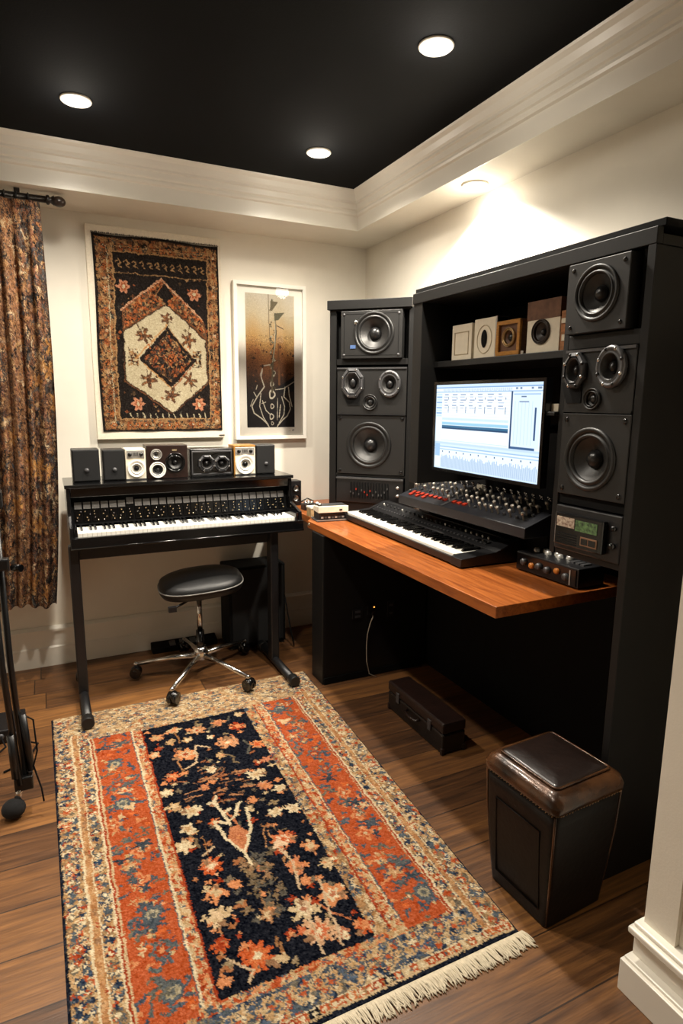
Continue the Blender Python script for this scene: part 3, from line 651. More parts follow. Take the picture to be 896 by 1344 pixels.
for k,(x,y) in enumerate(((-.022,.03),(-.022,.07))): MB().lathe([(.011,0),(.010,.018),(1e-4,.019)],18,T(x,y,.031)@Rx(PI/2)).build('knob',CHR,t)
MB().box((.08,.001,.010),(.095,.003,.018)).build('badge',BLKP,t)
t=thing('wooden_box','small pale wooden box between the piano end and the stacked players','box',(1.272,2.995,.8305),0)
MB().box((-.008,.0,0),(.045,.06,.045)).build('body',mat('pale_wood',(190,160,116),.6,var=.2,scale=30,stretch=(4,1,1)),t,bevel=.002); MB().box((-.010,-.003,.045),(.047,.062,.055)).build('lid',CREAM,t,bevel=.001)
t=thing('desk_speaker','tiny black upright speaker with two silver drivers behind the piano end','speaker',(1.300,3.38,.8305),0)
holed_box(.064,.15,.08,[(.03,.105,.021),(.03,.045,.021)]).build('body',BLKP,t,bevel=.002)
for z in (.105,.045): driver(t,.03,z,.021,-.001,cone_m=SIL,ring_m=BLKG,cap_m=CHR,depth=.2)
t=thing('headphone_amp','small dark knobbed gadget with chrome dials between tiny speaker and players','audio gadget',(1.312,3.20,.8305),0)
MB().box((0,0,0),(.075,.06,.035)).build('case',BLKP,t,bevel=.002)
for k in range(3): MB().lathe([(.010,0),(.008,.014),(1e-4,.014)],16,T(.016+k*.021,.03,.035)@Rx(PI/2)).build('knob',CHR,t)
MB().tube([(.0,.05,.045),(.037,.055,.062),(.075,.05,.045)],.004,8).build('handle',BLKG,t)
# ------------------------------------------------------------------ piano
PX0,PX1=.068,1.213
pn=thing('stage_piano','black stage piano with a grey control strip on a metal stand','piano',((PX0+PX1)/2,3.1,0))
def pb(mb,name,m=BLKG,bev=.003,**k): return mb.build(name,m,pn,world=True,bevel=bev,**k)
pb(MB().box((PX0+.002,3.0,.776),(PX1-.002,3.45,.800)),'key_bed')
pb(MB().box((PX0,2.975,.774),(PX1,3.0,.822)),'key_slip')
pb(MB().tube([(PX0,2.975,.772),(PX1,2.975,.772)],.006,10),'front_rail',bev=0)
for x0,x1 in ((PX0,PX0+.018),(PX1-.018,PX1)):
    pb(MB().prism_yz([(2.99,.80),(3.46,.80),(3.46,1.03),(3.15,1.03),(3.135,.90),(3.0,.865)],x0,x1),'end_panel')
for x0,x1 in ((PX0+.018,PX0+.034),(PX1-.034,PX1-.018)): pb(MB().box((x0,3.0,.80),(x1,3.165,.862)),'key_block')
pb(MB().box((PX0-.006,3.135,1.03),(PX1+.006,3.468,1.048)),'top_board')
pb(MB().prism_yz([(3.155,.985),(3.18,.985),(3.18,1.03),(3.15,1.03)],PX0+.018,PX1-.018),'fall_board')
pb(MB().box((PX0+.018,3.425,.80),(PX1-.018,3.45,1.03)),'back_panel')
pb(MB().prism_yz([(3.178,.846),(3.205,.846),(3.235,.985),(3.215,.985)],PX0+.018,PX1-.018),'control_panel',BLKD,0)
kp=(PX1-PX0-.07)/52
keybed(pn,PX0+.035-pn.location.x,3.012-3.1,3.172-3.1,.802,kp,52,5,kh=.034,bh=.011,blen=.60)
# channel modules
cmesh=MB().box((-.0175,-.004,0),(.0175,0,.062)).mesh('channel_module',BLKG); lmesh=MB().box((-.0165,-.009,.064),(.0165,0,.098)).mesh('label_plate',SMOKE)
k1=MB().lathe([(.0035,0),(.003,-.010),(1e-4,-.011)],10).mesh('knob',mat('brass_tip',(214,196,158),.25,metal=.8)); k2=MB().lathe([(.0035,0),(.003,-.010),(1e-4,-.011)],10).mesh('knob',CHR)
tilt=math.atan2(.037,.139); nm=27; st=(PX1-PX0-.06)/nm
for k in range(nm):
    x=PX0+.03+st*(k+.5)-pn.location.x
    o=inst(cmesh,'channel_module',pn,(x,3.1815-3.1,.858),(-tilt,0,0))
    inst(lmesh,'label_plate',o,(0,0,0 if k!=6 else .012)); 
    for q in range(4): inst(k1 if (k+q)%3 else k2,'knob',o,(random.uniform(-.012,.012),-.004,.008+q*.0145))
# stand
for x in (.058,1.040):
    pb(MB().box((x,3.02,.04),(x+.046,3.085,.775)),'stand_post',BLKP,.006)
    pb(MB().tube([(x+.023,2.735,.034),(x+.023,3.235,.034)],.022,14),'stand_foot',BLKP,0)
    for y in (2.722,3.22): pb(MB().tube([(x+.023,y,.0365),(x+.023,y+.05,.0365)],.028,14),'foot_cap',RUB,.004)
pb(MB().box((.10,3.06,.70),(1.045,3.085,.76)),'cross_bar',BLKP,.003)
t=thing('power_cable','thin black cable hanging behind the right side of the piano','cord',(1.10,3.50,0))
MB().tube([(1.10,3.462,.86),(1.11,3.50,.80),(1.15,3.53,.72),(1.225,3.53,.66),(1.25,3.48,.45),(1.25,3.36,.25),(1.25,3.28,.1),(1.25,3.22,.01)],.004,8).build('cable',BLKD,t,world=True)
# ------------------------------------------------------------------ speakers along the piano top
ZP=1.0485; YP=3.235
def ptop(name,label,x0,cat='speaker',rz=0): return thing(name,label,cat,(x0,YP,ZP),rz,'small speakers along the piano top')
def dome_box(label,x0,w,h,side=None):
    t=ptop('bookshelf_speaker',label,x0)
    MB().box((0,.004,0),(w,.12,h)).build('cabinet',BLKP,t,bevel=.004)
    MB().box((.005,-.003,.005),(w-.005,.004,h-.005)).build('grille',mat('grille_cloth',(14,14,15),.9,var=.2,scale=300),t,bevel=.003)
    MB().lathe([(.011,-.003),(.010,-.008),(.006,-.012),(1e-4,-.013)],20,T(w*.52,0,h*.36)).build('dome',mat('dome_grey',(74,74,76),.35),t)
    return t
dome_box('black cloth fronted speaker at the far left end of the piano top',.106,.126,.160)
dome_box('black cloth fronted speaker touching the cream one, second from left on the piano',.246,.105,.156)
def silver(label,x0,w,h,gold=False):
    t=ptop('retro_speaker',label,x0); 
    holed_box(w,h,.11,[(w*.52,h*.36,min(w,h)*.30)]).build('cabinet',CREAM,t,bevel=.003)
    if gold:
        MB().box((-.001,-.002,h-.004),(w+.001,.112,h+.004)).build('gilt_top',GOLD,t,bevel=.001,label='gilt top edge')
        MB().box((-.001,-.002,0),(.005,.11,h-.004)).build('gilt_side',GOLD,t,label='gilt side edge')
    MB().box((.006,-.003,h*.70),(w-.006,0,h-.008)).build('control_plate',SIL,t,bevel=.001)
    for x in (.22,.78): MB().lathe([(.010,-.003),(.009,-.010),(1e-4,-.011)],16,T(w*x,0,h*.82)).build('knob',BLKG,t)
    for k in range(4): MB().box((w*(.38+k*.07),-.006,h*.78),(w*(.41+k*.07),-.003,h*.89)).build('slider',GREY,t)
    driver(t,w*.52,h*.36,min(w,h)*.30,-.001,cone_m=WHT,ring_m=WHT,cap_m=BLKG,cap=.46,ring_w=1.5,depth=.18)
    m=MB(); m.box((0,-.002,0),(w,0,.006)); m.build('bottom_strip',GREY,t); return t
silver('cream speaker with a white cone on the piano, left of the dark wooden one',.354,.098,.157)
t=ptop('three_way_speaker','dark wooden speaker with three drivers, one ringed in white, on the piano',.457)
w,h=.207,.172
holed_box(w,h,.12,[(.048,.125,.022),(.052,.046,.034),(.142,.082,.041)]).build('cabinet',DWOOD,t,bevel=.003)
driver(t,.048,.125,.022,-.001,name='tweeter',ring_m=SIL,ring_w=1.3,cone_m=SIL)
driver(t,.052,.046,.034,-.001,name='woofer_driver',ring_m=WHT,ring_w=1.22)
driver(t,.142,.082,.041,-.001,name='midrange_driver',ring_m=BLKG,ring_w=1.25)
MB().box((.128,-.002,.142),(.152,0,.150)).build('badge',mat('brass_tip',(206,178,126)),t,label='small brass badge')
t=ptop('boombox_speaker','black boxy radio with two faceted cones on the piano, right of the wooden speaker',.676)
w,h=.232,.150
holed_box(w,h,.11,[(.085,.072,.036),(.168,.068,.038)]).build('cabinet',BLKG,t,bevel=.006)
m=MB(); m.box((.008,-.006,h-.020),(w-.008,0,h-.012)); m.box((.008,-.006,.010),(w-.008,0,.016)); m.box((.008,-.006,.016),(.014,0,h-.02)); m.box((w-.014,-.006,.016),(w-.008,0,h-.02)); m.build('front_frame',GREY,t,bevel=.002)
octa_driver(t,.085,.072,.046,.046,-.002); octa_driver(t,.168,.068,.045,.045,-.002)
silver('cream and gilt speaker with a white cone, second from right on the piano',.914,.119,.158,True)
dome_box('black cloth fronted speaker at the right end of the piano top',1.037,.112,.162)
# ------------------------------------------------------------------ dark things under the piano
t=thing('subwoofer','large black box standing on the floor under the right end of the piano','subwoofer',(.89,3.322,0))
MB().box((0,0,.012),(.345,.20,.50)).build('cabinet',BLKD,t,bevel=.008); MB().box((.015,-.006,.03),(.33,0,.485)).build('grille',mat('grille_cloth',(14,14,15)),t,bevel=.004)
for x in (.03,.315):
    for y in (.03,.17): MB().lathe([(.015,0),(.015,.012),(1e-4,.012)],14,T(x,y,0)@Rx(PI/2)).build('rubber_foot',RUB,t)
t=thing('pedal_board','flat black pedal unit on the floor by the skirting behind the stool','pedal unit',(.47,3.462,0),0)
MB().prism_yz([(0,0),(.07,0),(.07,.05),(0,.03)],0,.38).build('base',BLKD,t,bevel=.004)
for k in range(3): MB().prism_yz([(.005,.032),(.05,.045),(.05,.051),(.005,.038)],.10+k*.06,.135+k*.06).build('pedal',GREY,t,bevel=.002)
# ------------------------------------------------------------------ big rug
RX0,RX1,RY0,RY1=-.066,1.135,1.09,2.892
PXM=300.0                                            # canvas pixels per metre
rw,rh=int((RX1-RX0)*PXM),int((RY1-RY0)*PXM)
c=Cv(rw,rh,(196,160,118))
def rx_(x): return (x-RX0)*PXM
def ry_(y): return (RY1-y)*PXM
navy=(22,24,32); orange=(184,86,48); tan=(196,158,112); beige=(208,180,138); crm=(226,206,168); bluegrey=(84,92,98); rust=(160,62,34); peach=(214,140,92); dkb=(44,54,72); rose=(190,120,86)
XW_=RX0+c.X/PXM; YW_=RY1-c.Y/PXM
allm=np.ones((rh,rw),bool)
pal=[tan,beige,crm,bluegrey,dkb,orange,rust,(150,120,86),(172,128,84)]
c.mosaic(allm,pal,[5,4,1.6,4,1.6,1.8,.9,5,4],3,4,1.0)
far=(YW_>2.62)
c.mosaic(far,[beige,tan,crm,bluegrey,(176,110,70),(160,130,98)],[3.5,5,2,3.2,1.6,4.5],4.5,2.4,1.0)
def vstripe(x0,x1,col,y0=1.24,y1=2.64,jit=.5):
    m=(XW_>x0)&(XW_<x1)&(YW_>y0)&(YW_<y1); c.a[m]=col
def motifs_v(x,y0,y1,step,w,h,cols):
    y=y0
    while y<y1:
        k=cols[rng.integers(len(cols))]; c.flower(rx_(x)+rng.normal(0,1),ry_(y),w*PXM,4,k,None if rng.random()<.5 else crm,asp=1.0,dep=.2); y+=step*rng.uniform(.8,1.2)
bl=[dkb,bluegrey,dkb,bluegrey,(60,76,96),rust,orange,(110,100,84)]
for s_ in (0,1):
    fx=(lambda x:x) if s_==0 else (lambda x:RX0+RX1-x)
    def vs(a,b,col,**k):
        a,b=fx(a),fx(b); vstripe(min(a,b),max(a,b),col,**k)
    motifs_v(fx(-.035),1.14,2.85,.038,.013,.013,bl); motifs_v(fx(-.012),1.14,2.85,.030,.009,.01,bl+[crm])
    vs(.004,.010,crm,y0=1.13,y1=2.7); m=(np.abs(XW_-fx(.020))<.010)&(YW_>1.13)&(YW_<2.7); c.mosaic(m,[(190,140,92),(176,124,80),(200,156,110),rust,(150,112,80)],[5,4,3,.7,1.5],3,6,.8); vs(.030,.034,crm,y0=1.13,y1=2.7)
    motifs_v(fx(.055),1.14,2.75,.036,.014,.012,bl); motifs_v(fx(.043),1.14,2.75,.03,.007,.012,bl)
    vs(.072,.078,crm); vs(.078,.084,rust); vs(.084,.090,beige)
    vs(.090,.236,orange)
    vs(.236,.240,bluegrey); vs(.240,.246,crm)
    m=(np.abs(XW_-fx(.262))<.016)&(YW_>1.24)&(YW_<2.63); c.mosaic(m,[tan,beige,orange,rust,bluegrey,crm,peach],[4,3,4,2,1.5,1,3],2.5,3,.8)
    vs(.278,.284,rust)
# orange bands: irregular darker patches, leaves and medallions
for s_ in (0,1):
    xa,xb=(.092,.234) if s_==0 else (RX0+RX1-.234,RX0+RX1-.092)
    band=(XW_>xa)&(XW_<xb)&(YW_>1.245)&(YW_<2.64)
    keep=c.a.copy()
    for k in range(70):
        x,y=rng.uniform(xa,xb),rng.uniform(1.25,2.64); c.flower(rx_(x),ry_(y),rng.uniform(2,5),3,[(176,74,36),(214,106,54),peach,(180,90,50)][k%4],asp=rng.uniform(.6,1.8))
    for k in range(110):
        x,y=rng.uniform(xa,xb),rng.uniform(1.25,2.64); a=rng.uniform(0,6.28); l=rng.uniform(.012,.035)
        mx_=x+l*.5*math.cos(a+.5); my_=y+l*.5*math.sin(a+.5)
        c.line([(rx_(x),ry_(y)),(rx_(mx_),ry_(my_)),(rx_(x+l*math.cos(a)),ry_(y+l*math.sin(a)))],rng.uniform(1.4,4.2),[bluegrey,(92,98,96),(70,80,92),(112,104,88)][k%4])
    for y in np.arange(1.32,2.62,.135):
        yy=y+rng.normal(0,.015); xc=(xa+xb)/2+rng.normal(0,.018); k=rng.integers(3)
        if k==0: c.flower(rx_(xc),ry_(yy),11,8,bluegrey,(170,158,130),(96,98,94),asp=.95,dep=.1)
        elif k==1: c.flower(rx_(xc),ry_(yy),12,4,peach,orange,beige,asp=.8,dep=.25); 
        else: c.flower(rx_(xc),ry_(yy),10,6,(94,98,96),rust,peach,asp=1.1,dep=.2)
        for q in range(7):
            a=rng.uniform(0,6.28); d=rng.uniform(9,19); c.flower(rx_(xc)+d*math.cos(a),ry_(yy)+d*math.sin(a),rng.uniform(1.6,3.4),3,[bluegrey,(78,88,98),(200,170,120),(150,60,34)][q%4],asp=rng.uniform(.6,1.7))
    for k in range(26):
        x,y=rng.uniform(xa+.02,xb-.02),rng.uniform(1.28,2.60); n_=rng.integers(3,7); col=[(88,92,92),(104,100,88),(72,80,88),(196,150,104),(60,66,74),(214,180,136)][k%6]
        c.flower(rx_(x),ry_(y),rng.uniform(5,9),n_,col,None,None,asp=rng.uniform(.5,1.8),ph=rng.uniform(0,6),dep=.35)
        if k%2: c.flower(rx_(x),ry_(y),rng.uniform(2,4),4,[(196,96,52),(220,186,140)][k%4//2],asp=rng.uniform(.7,1.5))
    c.a=np.where(band[...,None],c.a,keep)
c.a[far]=np.where(rng.random((rh,rw,1))<.0,c.a,c.a)[far]
# far band gentle lines
for y in (2.655,2.70,2.80,2.86): c.line([(0,ry_(y)),(rw,ry_(y)+1)],1.2,(178,140,102))
# far end band is covered again where stripes ran over it
# field
F=(XW_>.284)&(XW_<.738)&(YW_>1.255)&(YW_<2.62); keep=c.a.copy(); c.a[F]=navy
def wob(p0,p1,n=6,a=.012):
    return [(rx_(p0[0]+(p1[0]-p0[0])*i/n+rng.normal(0,a)),ry_(p0[1]+(p1[1]-p0[1])*i/n+rng.normal(0,a))) for i in range(n+1)]
for k in range(26):
    x,y=rng.uniform(.3,.72),rng.uniform(1.3,2.6); c.line(wob((x,y),(x+rng.normal(0,.03),y+rng.uniform(.04,.13)),5,.006),rng.uniform(1.2,3.2),[(150,104,66),(120,100,74),(180,128,86),(88,84,74),(196,120,80)][k%5])
for k in range(120):
    x,y=rng.uniform(.295,.725),rng.uniform(1.27,2.60); c.flower(rx_(x),ry_(y),rng.uniform(2,5.2),rng.integers(3,6),[(170,110,70),(150,128,96),peach,(120,104,84),rust,beige][k%6],asp=rng.uniform(.6,1.6),ph=rng.uniform(0,6))
# brown-grey leafy column below the vase and mottled foliage above
for k in range(60):
    x=.50+rng.normal(0,.035); y=rng.uniform(1.44,1.70); c.flower(rx_(x),ry_(y),rng.uniform(2.5,6),4,[(128,104,76),(110,94,72),(150,116,84),(92,86,76)][k%4],asp=rng.uniform(.5,1.5),ph=k)
for k in range(60):
    x=.50+rng.normal(0,.07); y=rng.uniform(1.98,2.28); c.line([(rx_(x),ry_(y)),(rx_(x+rng.normal(0,.03)),ry_(y+rng.normal(0,.012)))],rng.uniform(1.4,3),[(150,92,60),(120,84,60),(172,120,84)][k%3])
def fl(x,y,r,col,c2=None,c3=None,n=8,asp=1): c.flower(rx_(x),ry_(y),r*PXM,n,col,c2,c3,asp,ph=x*50,dep=.22)
O=(198,92,48); 
for a in [(.412,1.335,.052,O,(210,120,70),crm,8),(.374,1.70,.042,O,(226,170,130),crm,8),(.624,1.716,.046,(206,116,74),(230,196,160),O,8),(.598,1.335,.05,(216,170,130),(206,110,70),crm,8),(.36,1.59,.034,peach,beige,None,4),
  (.645,2.10,.036,crm,beige,tan,8),(.42,2.355,.046,peach,beige,rust,7),(.60,2.367,.046,(206,150,108),peach,crm,7),(.313,1.823,.036,beige,crm,None,6),(.305,2.13,.026,beige,crm,None,6),(.711,1.848,.03,crm,beige,None,6),
  (.587,1.953,.02,peach,None,None,5),(.654,2.02,.03,rose,peach,None,7),(.494,2.204,.022,crm,beige,None,5),(.622,1.585,.036,(206,130,90),peach,None,5),(.582,1.424,.044,beige,crm,(180,120,90),6),(.685,1.437,.046,peach,crm,rose,5),
  (.727,1.30,.03,O,peach,None,6),(.326,1.406,.026,O,rust,None,6),(.642,1.857,.028,crm,beige,None,6),(.348,2.217,.03,O,peach,None,5),(.372,1.983,.036,crm,beige,tan,6),(.346,1.506,.036,beige,(220,190,150),None,5),(.426,1.592,.018,peach,None,None,5),(.477,1.45,.026,(180,130,90),beige,None,5),
  (.33,2.53,.03,peach,tan,None,6),(.41,2.56,.026,beige,peach,None,5),(.50,2.52,.04,(200,140,96),beige,rust,7),(.60,2.545,.03,peach,rose,None,6),(.67,2.48,.034,rust,peach,None,6),(.70,2.58,.02,beige,None,None,5),(.305,2.40,.026,peach,beige,None,5),(.71,2.30,.032,peach,O,None,6),(.715,2.18,.022,rose,None,None,5),
  (.34,1.90,.03,crm,tan,None,5),(.32,2.04,.026,tan,beige,None,5),(.43,1.90,.02,O,peach,None,5),(.70,1.98,.026,crm,beige,None,5),(.70,1.65,.03,peach,beige,None,6),(.72,1.55,.024,beige,None,None,5),(.52,1.36,.02,rust,peach,None,5),(.31,1.30,.02,peach,None,None,4),(.66,1.30,.022,rose,crm,None,5),(.44,2.10,.022,rose,peach,None,5),(.55,2.28,.022,tan,None,None,5),(.45,2.46,.024,tan,crm,None,5),(.54,2.44,.018,crm,None,None,4),(.38,2.47,.022,tan,None,None,5),(.63,1.22+.3,.02,peach,None,None,5),(.47,1.30,.018,beige,None,None,5)]:
    fl(*a[:5],c3=a[5],n=a[6])
    for q_ in range(5):
        an=rng.uniform(0,6.28); d_=a[2]*rng.uniform(.55,1.05); c.flower(rx_(a[0]+d_*math.cos(an)),ry_(a[1]+d_*math.sin(an)),a[2]*PXM*rng.uniform(.22,.45),rng.integers(3,6),[a[3],a[4] if a[4] is not None else a[3],peach,(150,112,82)][q_%4],asp=rng.uniform(.6,1.5),ph=rng.uniform(0,6))
# cream vase with branches in the middle
def P(x,y): return (rx_(x),ry_(y))
c.poly([P(.455,1.80),P(.475,1.85),P(.505,1.85),P(.525,1.80),P(.512,1.74),P(.49,1.70)],(196,124,84)); c.flower(*P(.49,1.79),6,6,(176,100,66),peach)
for L_ in ([(.43,1.90),(.448,1.80),(.487,1.715),(.492,1.65)],[(.555,1.92),(.54,1.82),(.505,1.74),(.487,1.715)],[(.43,1.90),(.45,1.89),(.47,1.87)],[(.478,1.865),(.47,1.93),(.455,2.0),(.47,2.03)],[(.478,1.88),(.51,1.90),(.53,1.96),(.545,1.965)],[(.47,1.93),(.50,1.945)],[(.455,2.0),(.43,2.0)]): c.line([P(*q) for q in L_],3.2,crm)
for L_ in ([(.64,1.27),(.655,1.40),(.67,1.50)],[(.58,1.27),(.585,1.37),(.60,1.45)],[(.60,1.50),(.62,1.60),(.60,1.68)],[(.40,2.25),(.45,2.28),(.47,2.40),(.52,2.36)],[(.36,1.75),(.40,1.78)],[(.33,1.36),(.39,1.30),(.37,1.27)]): c.line([P(*q) for q in L_],2.4,(206,176,140))
c.a=np.where(F[...,None],c.a,keep)
# near end: guard, blue-tan border, red squares, navy
m=(YW_<1.255)&(YW_>1.228)&(XW_>.235)&(XW_<RX0+RX1-.235); c.mosaic(m,[tan,orange,peach,bluegrey,beige],[4,4,3,1.5,2],4,2.5,.8)
m=(YW_<1.228)&(YW_>1.142)&(XW_>.03)&(XW_<RX0+RX1-.03); c.mosaic(m,[bluegrey,(74,86,104),tan,beige,dkb,orange,(120,112,98)],[5,5,4,3,2,1.2,3],4,4,1.4)
for x in np.arange(.06,1.02,.085):
    c.flower(rx_(x),ry_(1.186),9,6,tan,bluegrey,orange,asp=1.2); 
    for q in range(5): c.flower(rx_(x+rng.uniform(-.04,.04)),ry_(1.186+rng.uniform(-.035,.035)),rng.uniform(2,4),4,[dkb,beige,(84,98,116),orange,crm][q])
m=(YW_<1.142)&(YW_>1.138); c.a[m]=crm
x=RX0+.02
while x<RX1-.02:
    w_=rng.uniform(.022,.034); k=[orange,rust,beige,orange,(30,32,38),(200,110,60)][rng.integers(6)]; c.rect(rx_(x),ry_(1.138),rx_(x+w_-.004),ry_(1.118),k); c.flower(rx_(x+w_/2-.002),ry_(1.128),2.6,4,crm); x+=w_
m=(YW_<1.118)&(YW_>1.113); c.a[m]=beige
m=(YW_<1.113); c.a[m]=(26,30,40)
m=(XW_<RX0+.011)|(XW_>RX1-.007); c.a[m]=(30,34,44)
# woven irregularity
warp(c,.55,.4)
c.noise(9,1); c.noise(7,2); c.a*=np.clip(1+.07*np.sin(YW_*PXM*PI/1.5)[...,None]*rng.random((rh,rw,1)),.8,1.2)
c.a*=.80
rug=thing('area_rug','large orange and navy floral rug with a cream fringe on the wooden floor','rug',(.53,1.99,0))
RUGM=attr_mat('rug_wool',1,.4,420,spec=0)
def rpos(U,V):
    y=RY1+(RY0-RY1)*V; xl=-.068+(.022)*V; xr=1.178+(1.09-1.178)*V
    z=.0065+.0012*np.sin(U*23+V*9)*np.sin(V*31)+rng.normal(0,.0005,U.shape)
    e=np.minimum(np.minimum(U,1-U)*rw,np.minimum(V,1-V)*rh); z=np.where(e<1.5,.0008,z)
    return xl+(xr-xl)*U-.53,y-1.99,z
inst(grid_mesh('pile',c,rpos,RUGM),'pile',rug)
m=MB(); x=-.05
while x<1.095:
    x+=rng.uniform(.0016,.0032); l=rng.uniform(.040,.058); dx=rng.normal(.010,.007); zz=.006
    m.tube([(x,1.094,.005),(x+dx*.35,1.094-l*.4,.0055+rng.uniform(0,.004)),(x+dx*.8,1.094-l*.8,.004),(x+dx+rng.normal(0,.004),1.094-l,.003)],.0028,5,r2=.0017)
m.build('fringe',mat('fringe_wool',(196,184,160),.9,var=.12,scale=90),rug,world=True,label='cream knotted fringe')
# ------------------------------------------------------------------ wall rug on its pale backing
wr=thing('wall_rug','antique rug with a cream hexagon mounted on pale backing on the wall over the piano','wall hanging',(.598,YB,1.235))
bx0,bx1,bz0,bz1=.250,.947,1.237,2.328
MB().box((bx0,YB-.030,bz0),(bx1,YB-.002,bz1)).build('backing',mat('linen_backing',(226,216,196),.85,var=.06,scale=120,bump=.15,bscale=900),wr,world=True,bevel=.003)
W_,H_=230,356; c=Cv(W_,H_,(30,26,24))
# source drawing coordinates: rug spans x 335..800, y 250..965 in the study crop
def q(x,y): return ((x-335)/465*W_,(y-250)/715*H_)
def Q(*pts): return [q(*p) for p in pts]
dk=(34,28,25); ru=(158,84,46); br=(112,72,46); cr=(204,190,156); tn=(176,136,92); og=(190,108,56)
allm=np.ones((H_,W_),bool); c.mosaic(allm,[br,(168,104,62),dk,tn,(84,58,40),(150,110,70),(76,76,70)],[3,3,4,5,3,4,2],3.5,4,1.2)
for e,col in ((0,dk),):
    c.rect(0,0,W_,5,dk); c.rect(0,H_-4,W_,H_,dk); c.rect(0,0,5,H_,dk); c.rect(W_-4,0,W_,H_,dk)
# border rosettes
x0,y0=q(375,292); x1,y1=q(775,938)
for t_ in np.arange(0,1,.058):
    for xx in (x0-1,x1+1): c.flower(xx,y0+(y1-y0)*t_,6.0,6,[ru,og,br,tn][int(t_*40)%4],dk if int(t_*40)%3 else cr,og)
for t_ in np.arange(0,1,.075):
    for yy in (y0-1,y1+1): c.flower(x0+(x1-x0)*t_,yy,6.0,6,[og,ru,tn][int(t_*30)%3],dk,cr)
a=q(403,308); b_=q(752,914); c.rect(a[0]-2,a[1]-2,b_[0]+2,b_[1]+2,tn); c.rect(a[0],a[1],b_[0],b_[1],dk)
for r_ in range(5): c.line([(a[0]-9+0,a[1]-9),(a[0]-9,b_[1]+9)],1.2,cr if r_==0 else dk) if r_==0 else None
c.line([(b_[0]+9,a[1]-9),(b_[0]+9,b_[1]+9)],1.2,tn); c.line([(a[0]-9,a[1]-9),(b_[0]+9,a[1]-9)],1.2,tn)
# top scroll row
for k,x in enumerate(range(425,745,28)):
    u,v=q(x,348); c.line([(u-5,v-3),(u,v-6),(u+3,v-1),(u-2,v+3),(u+4,v+6)],1.6,tn); 
c.line(Q((405,382),(750,382)),1.4,tn)
keepbg=c.a.copy()
for k in range(150):
    x,y=rng.uniform(408,748),rng.uniform(385,905); u,v=q(x,y); c.flower(u,v,rng.uniform(1.2,3.2),4,[ru,br,tn,(90,70,50),(64,60,54)][k%5],asp=rng.uniform(.6,1.6))
for x,y in ((435,428),(700,440),(470,858),(708,860)): u,v=q(x,y); c.flower(u,v,13,6,(206,140,106),ru,cr,dep=.2)
# outer hexagon field
c.poly(Q((575,388),(735,535),(748,600),(748,775),(600,900),(428,775),(428,585),(425,515)),br)
mk=c.poly(Q((575,395),(728,535),(740,590),(590,480),(430,580),(432,515)),None,ret=True); c.mosaic(mk,[br,ru,dk,tn,(80,74,60),og],[3,3,4,2,2,2],3,3.2,1)
c.poly(Q((590,405),(620,450),(590,478),(555,450)),dk)
for L_ in (Q((425,512),(575,392),(732,535)),): c.line(L_,3.0,(222,176,140)); c.line(L_,1.0,ru)
hexa=Q((590,482),(742,610),(744,770),(602,895),(432,768),(430,590))
c.poly(hexa,cr); c.line(hexa+[hexa[0]],2.2,(60,44,34))
mk=c.poly(hexa,None,ret=True); c.a[mk]+=rng.normal(0,7,(H_,W_,1))[mk]
# motifs in the cream
for x,y,r_ in ((505,605,9),(672,612,9),(515,770,9),(672,765,9),(600,825,9),(590,535,7)): 
    u,v=q(x,y); c.flower(u,v,r_*1.75,5,(96,66,46),(150,96,60),dk,dep=.35)
    for k in range(6): c.line([(u,v),(u+rng.normal(0,12),v+rng.normal(0,12))],1.7,(90,64,48)); c.flower(u+rng.normal(0,8),v+rng.normal(0,8),rng.uniform(1.5,3.5),4,[(70,50,40),(150,100,62),(104,84,60)][k%3],asp=rng.uniform(.6,1.5))
for x in (462,705): u,v=q(x,683); c.mosaic((abs(c.X-u)<9)&(abs(c.Y-v)<16),[cr,br,dk,tn],[3,2,2,2],2.5,3,.6)
d=Q((592,570),(694,690),(600,792),(488,690)); c.poly(d,dk); c.line(d+[d[0]],4,(40,30,26))
c.line(Q((470,690),(592,560)),2.4,(196,146,92)); c.line(Q((600,800),(500,705)),2.2,(196,146,92)); c.line(Q((608,795),(690,705)),2,ru); c.line(Q((600,575),(690,680)),1.6,tn)
mk=c.poly(Q((592,585),(682,690),(600,778),(500,690)),None,ret=True); c.mosaic(mk,[dk,(58,52,48),ru,tn,br],[6,3,2,1.6,2],3,3.2,1)
for k in range(7): u,v=q(520+k*25,640+(k%3)*40); c.line([(u-4,v+5),(u,v-4),(u+4,v+5)],1.4,og)
u,v=q(600,690); c.flower(u,v,11,4,ru,dk,og)
for k in range(13): u,v=q(440+k*24,905); c.line([(u,v-4),(u+2,v+4)],1.5,cr)
warp(c,.8,.4); c.noise(8,1); c.noise(6,2); c.a*=.84
TXT=attr_mat('antique_wool',.95,.5,520,spec=.08)
zx0,zx1,zz0,zz1=.279,.930,1.280,2.286
def wpos(U,V):
    wv=.006*np.sin(V*7)*(1-U)*.6
    return zx0+(zx1-zx0)*U+wv-.598, 0*U-.0345-.0018*np.sin(U*17+V*5)*np.sin(V*23)+rng.normal(0,.0003,U.shape), zz1+(zz0-zz1)*V-1.235-.004*np.sin(U*9)*(V<.02)
o=inst(grid_mesh('woven_rug',c,wpos,TXT),'woven_rug',wr)
m=MB(); 
for k in range(150): x=zx0+(zx1-zx0)*k/149; m.tube([(x,YB-.035,zz1-.002),(x+rng.normal(0,.002),YB-.036,zz1+rng.uniform(.004,.009))],.0014,4)
m.build('top_fringe',BLKD,wr,world=True)
MB().box((bx1-.035,YB-.034,bz0+.012),(bx1-.004,YB-.030,bz0+.017)).build('corner_tag',GREY,wr,world=True)
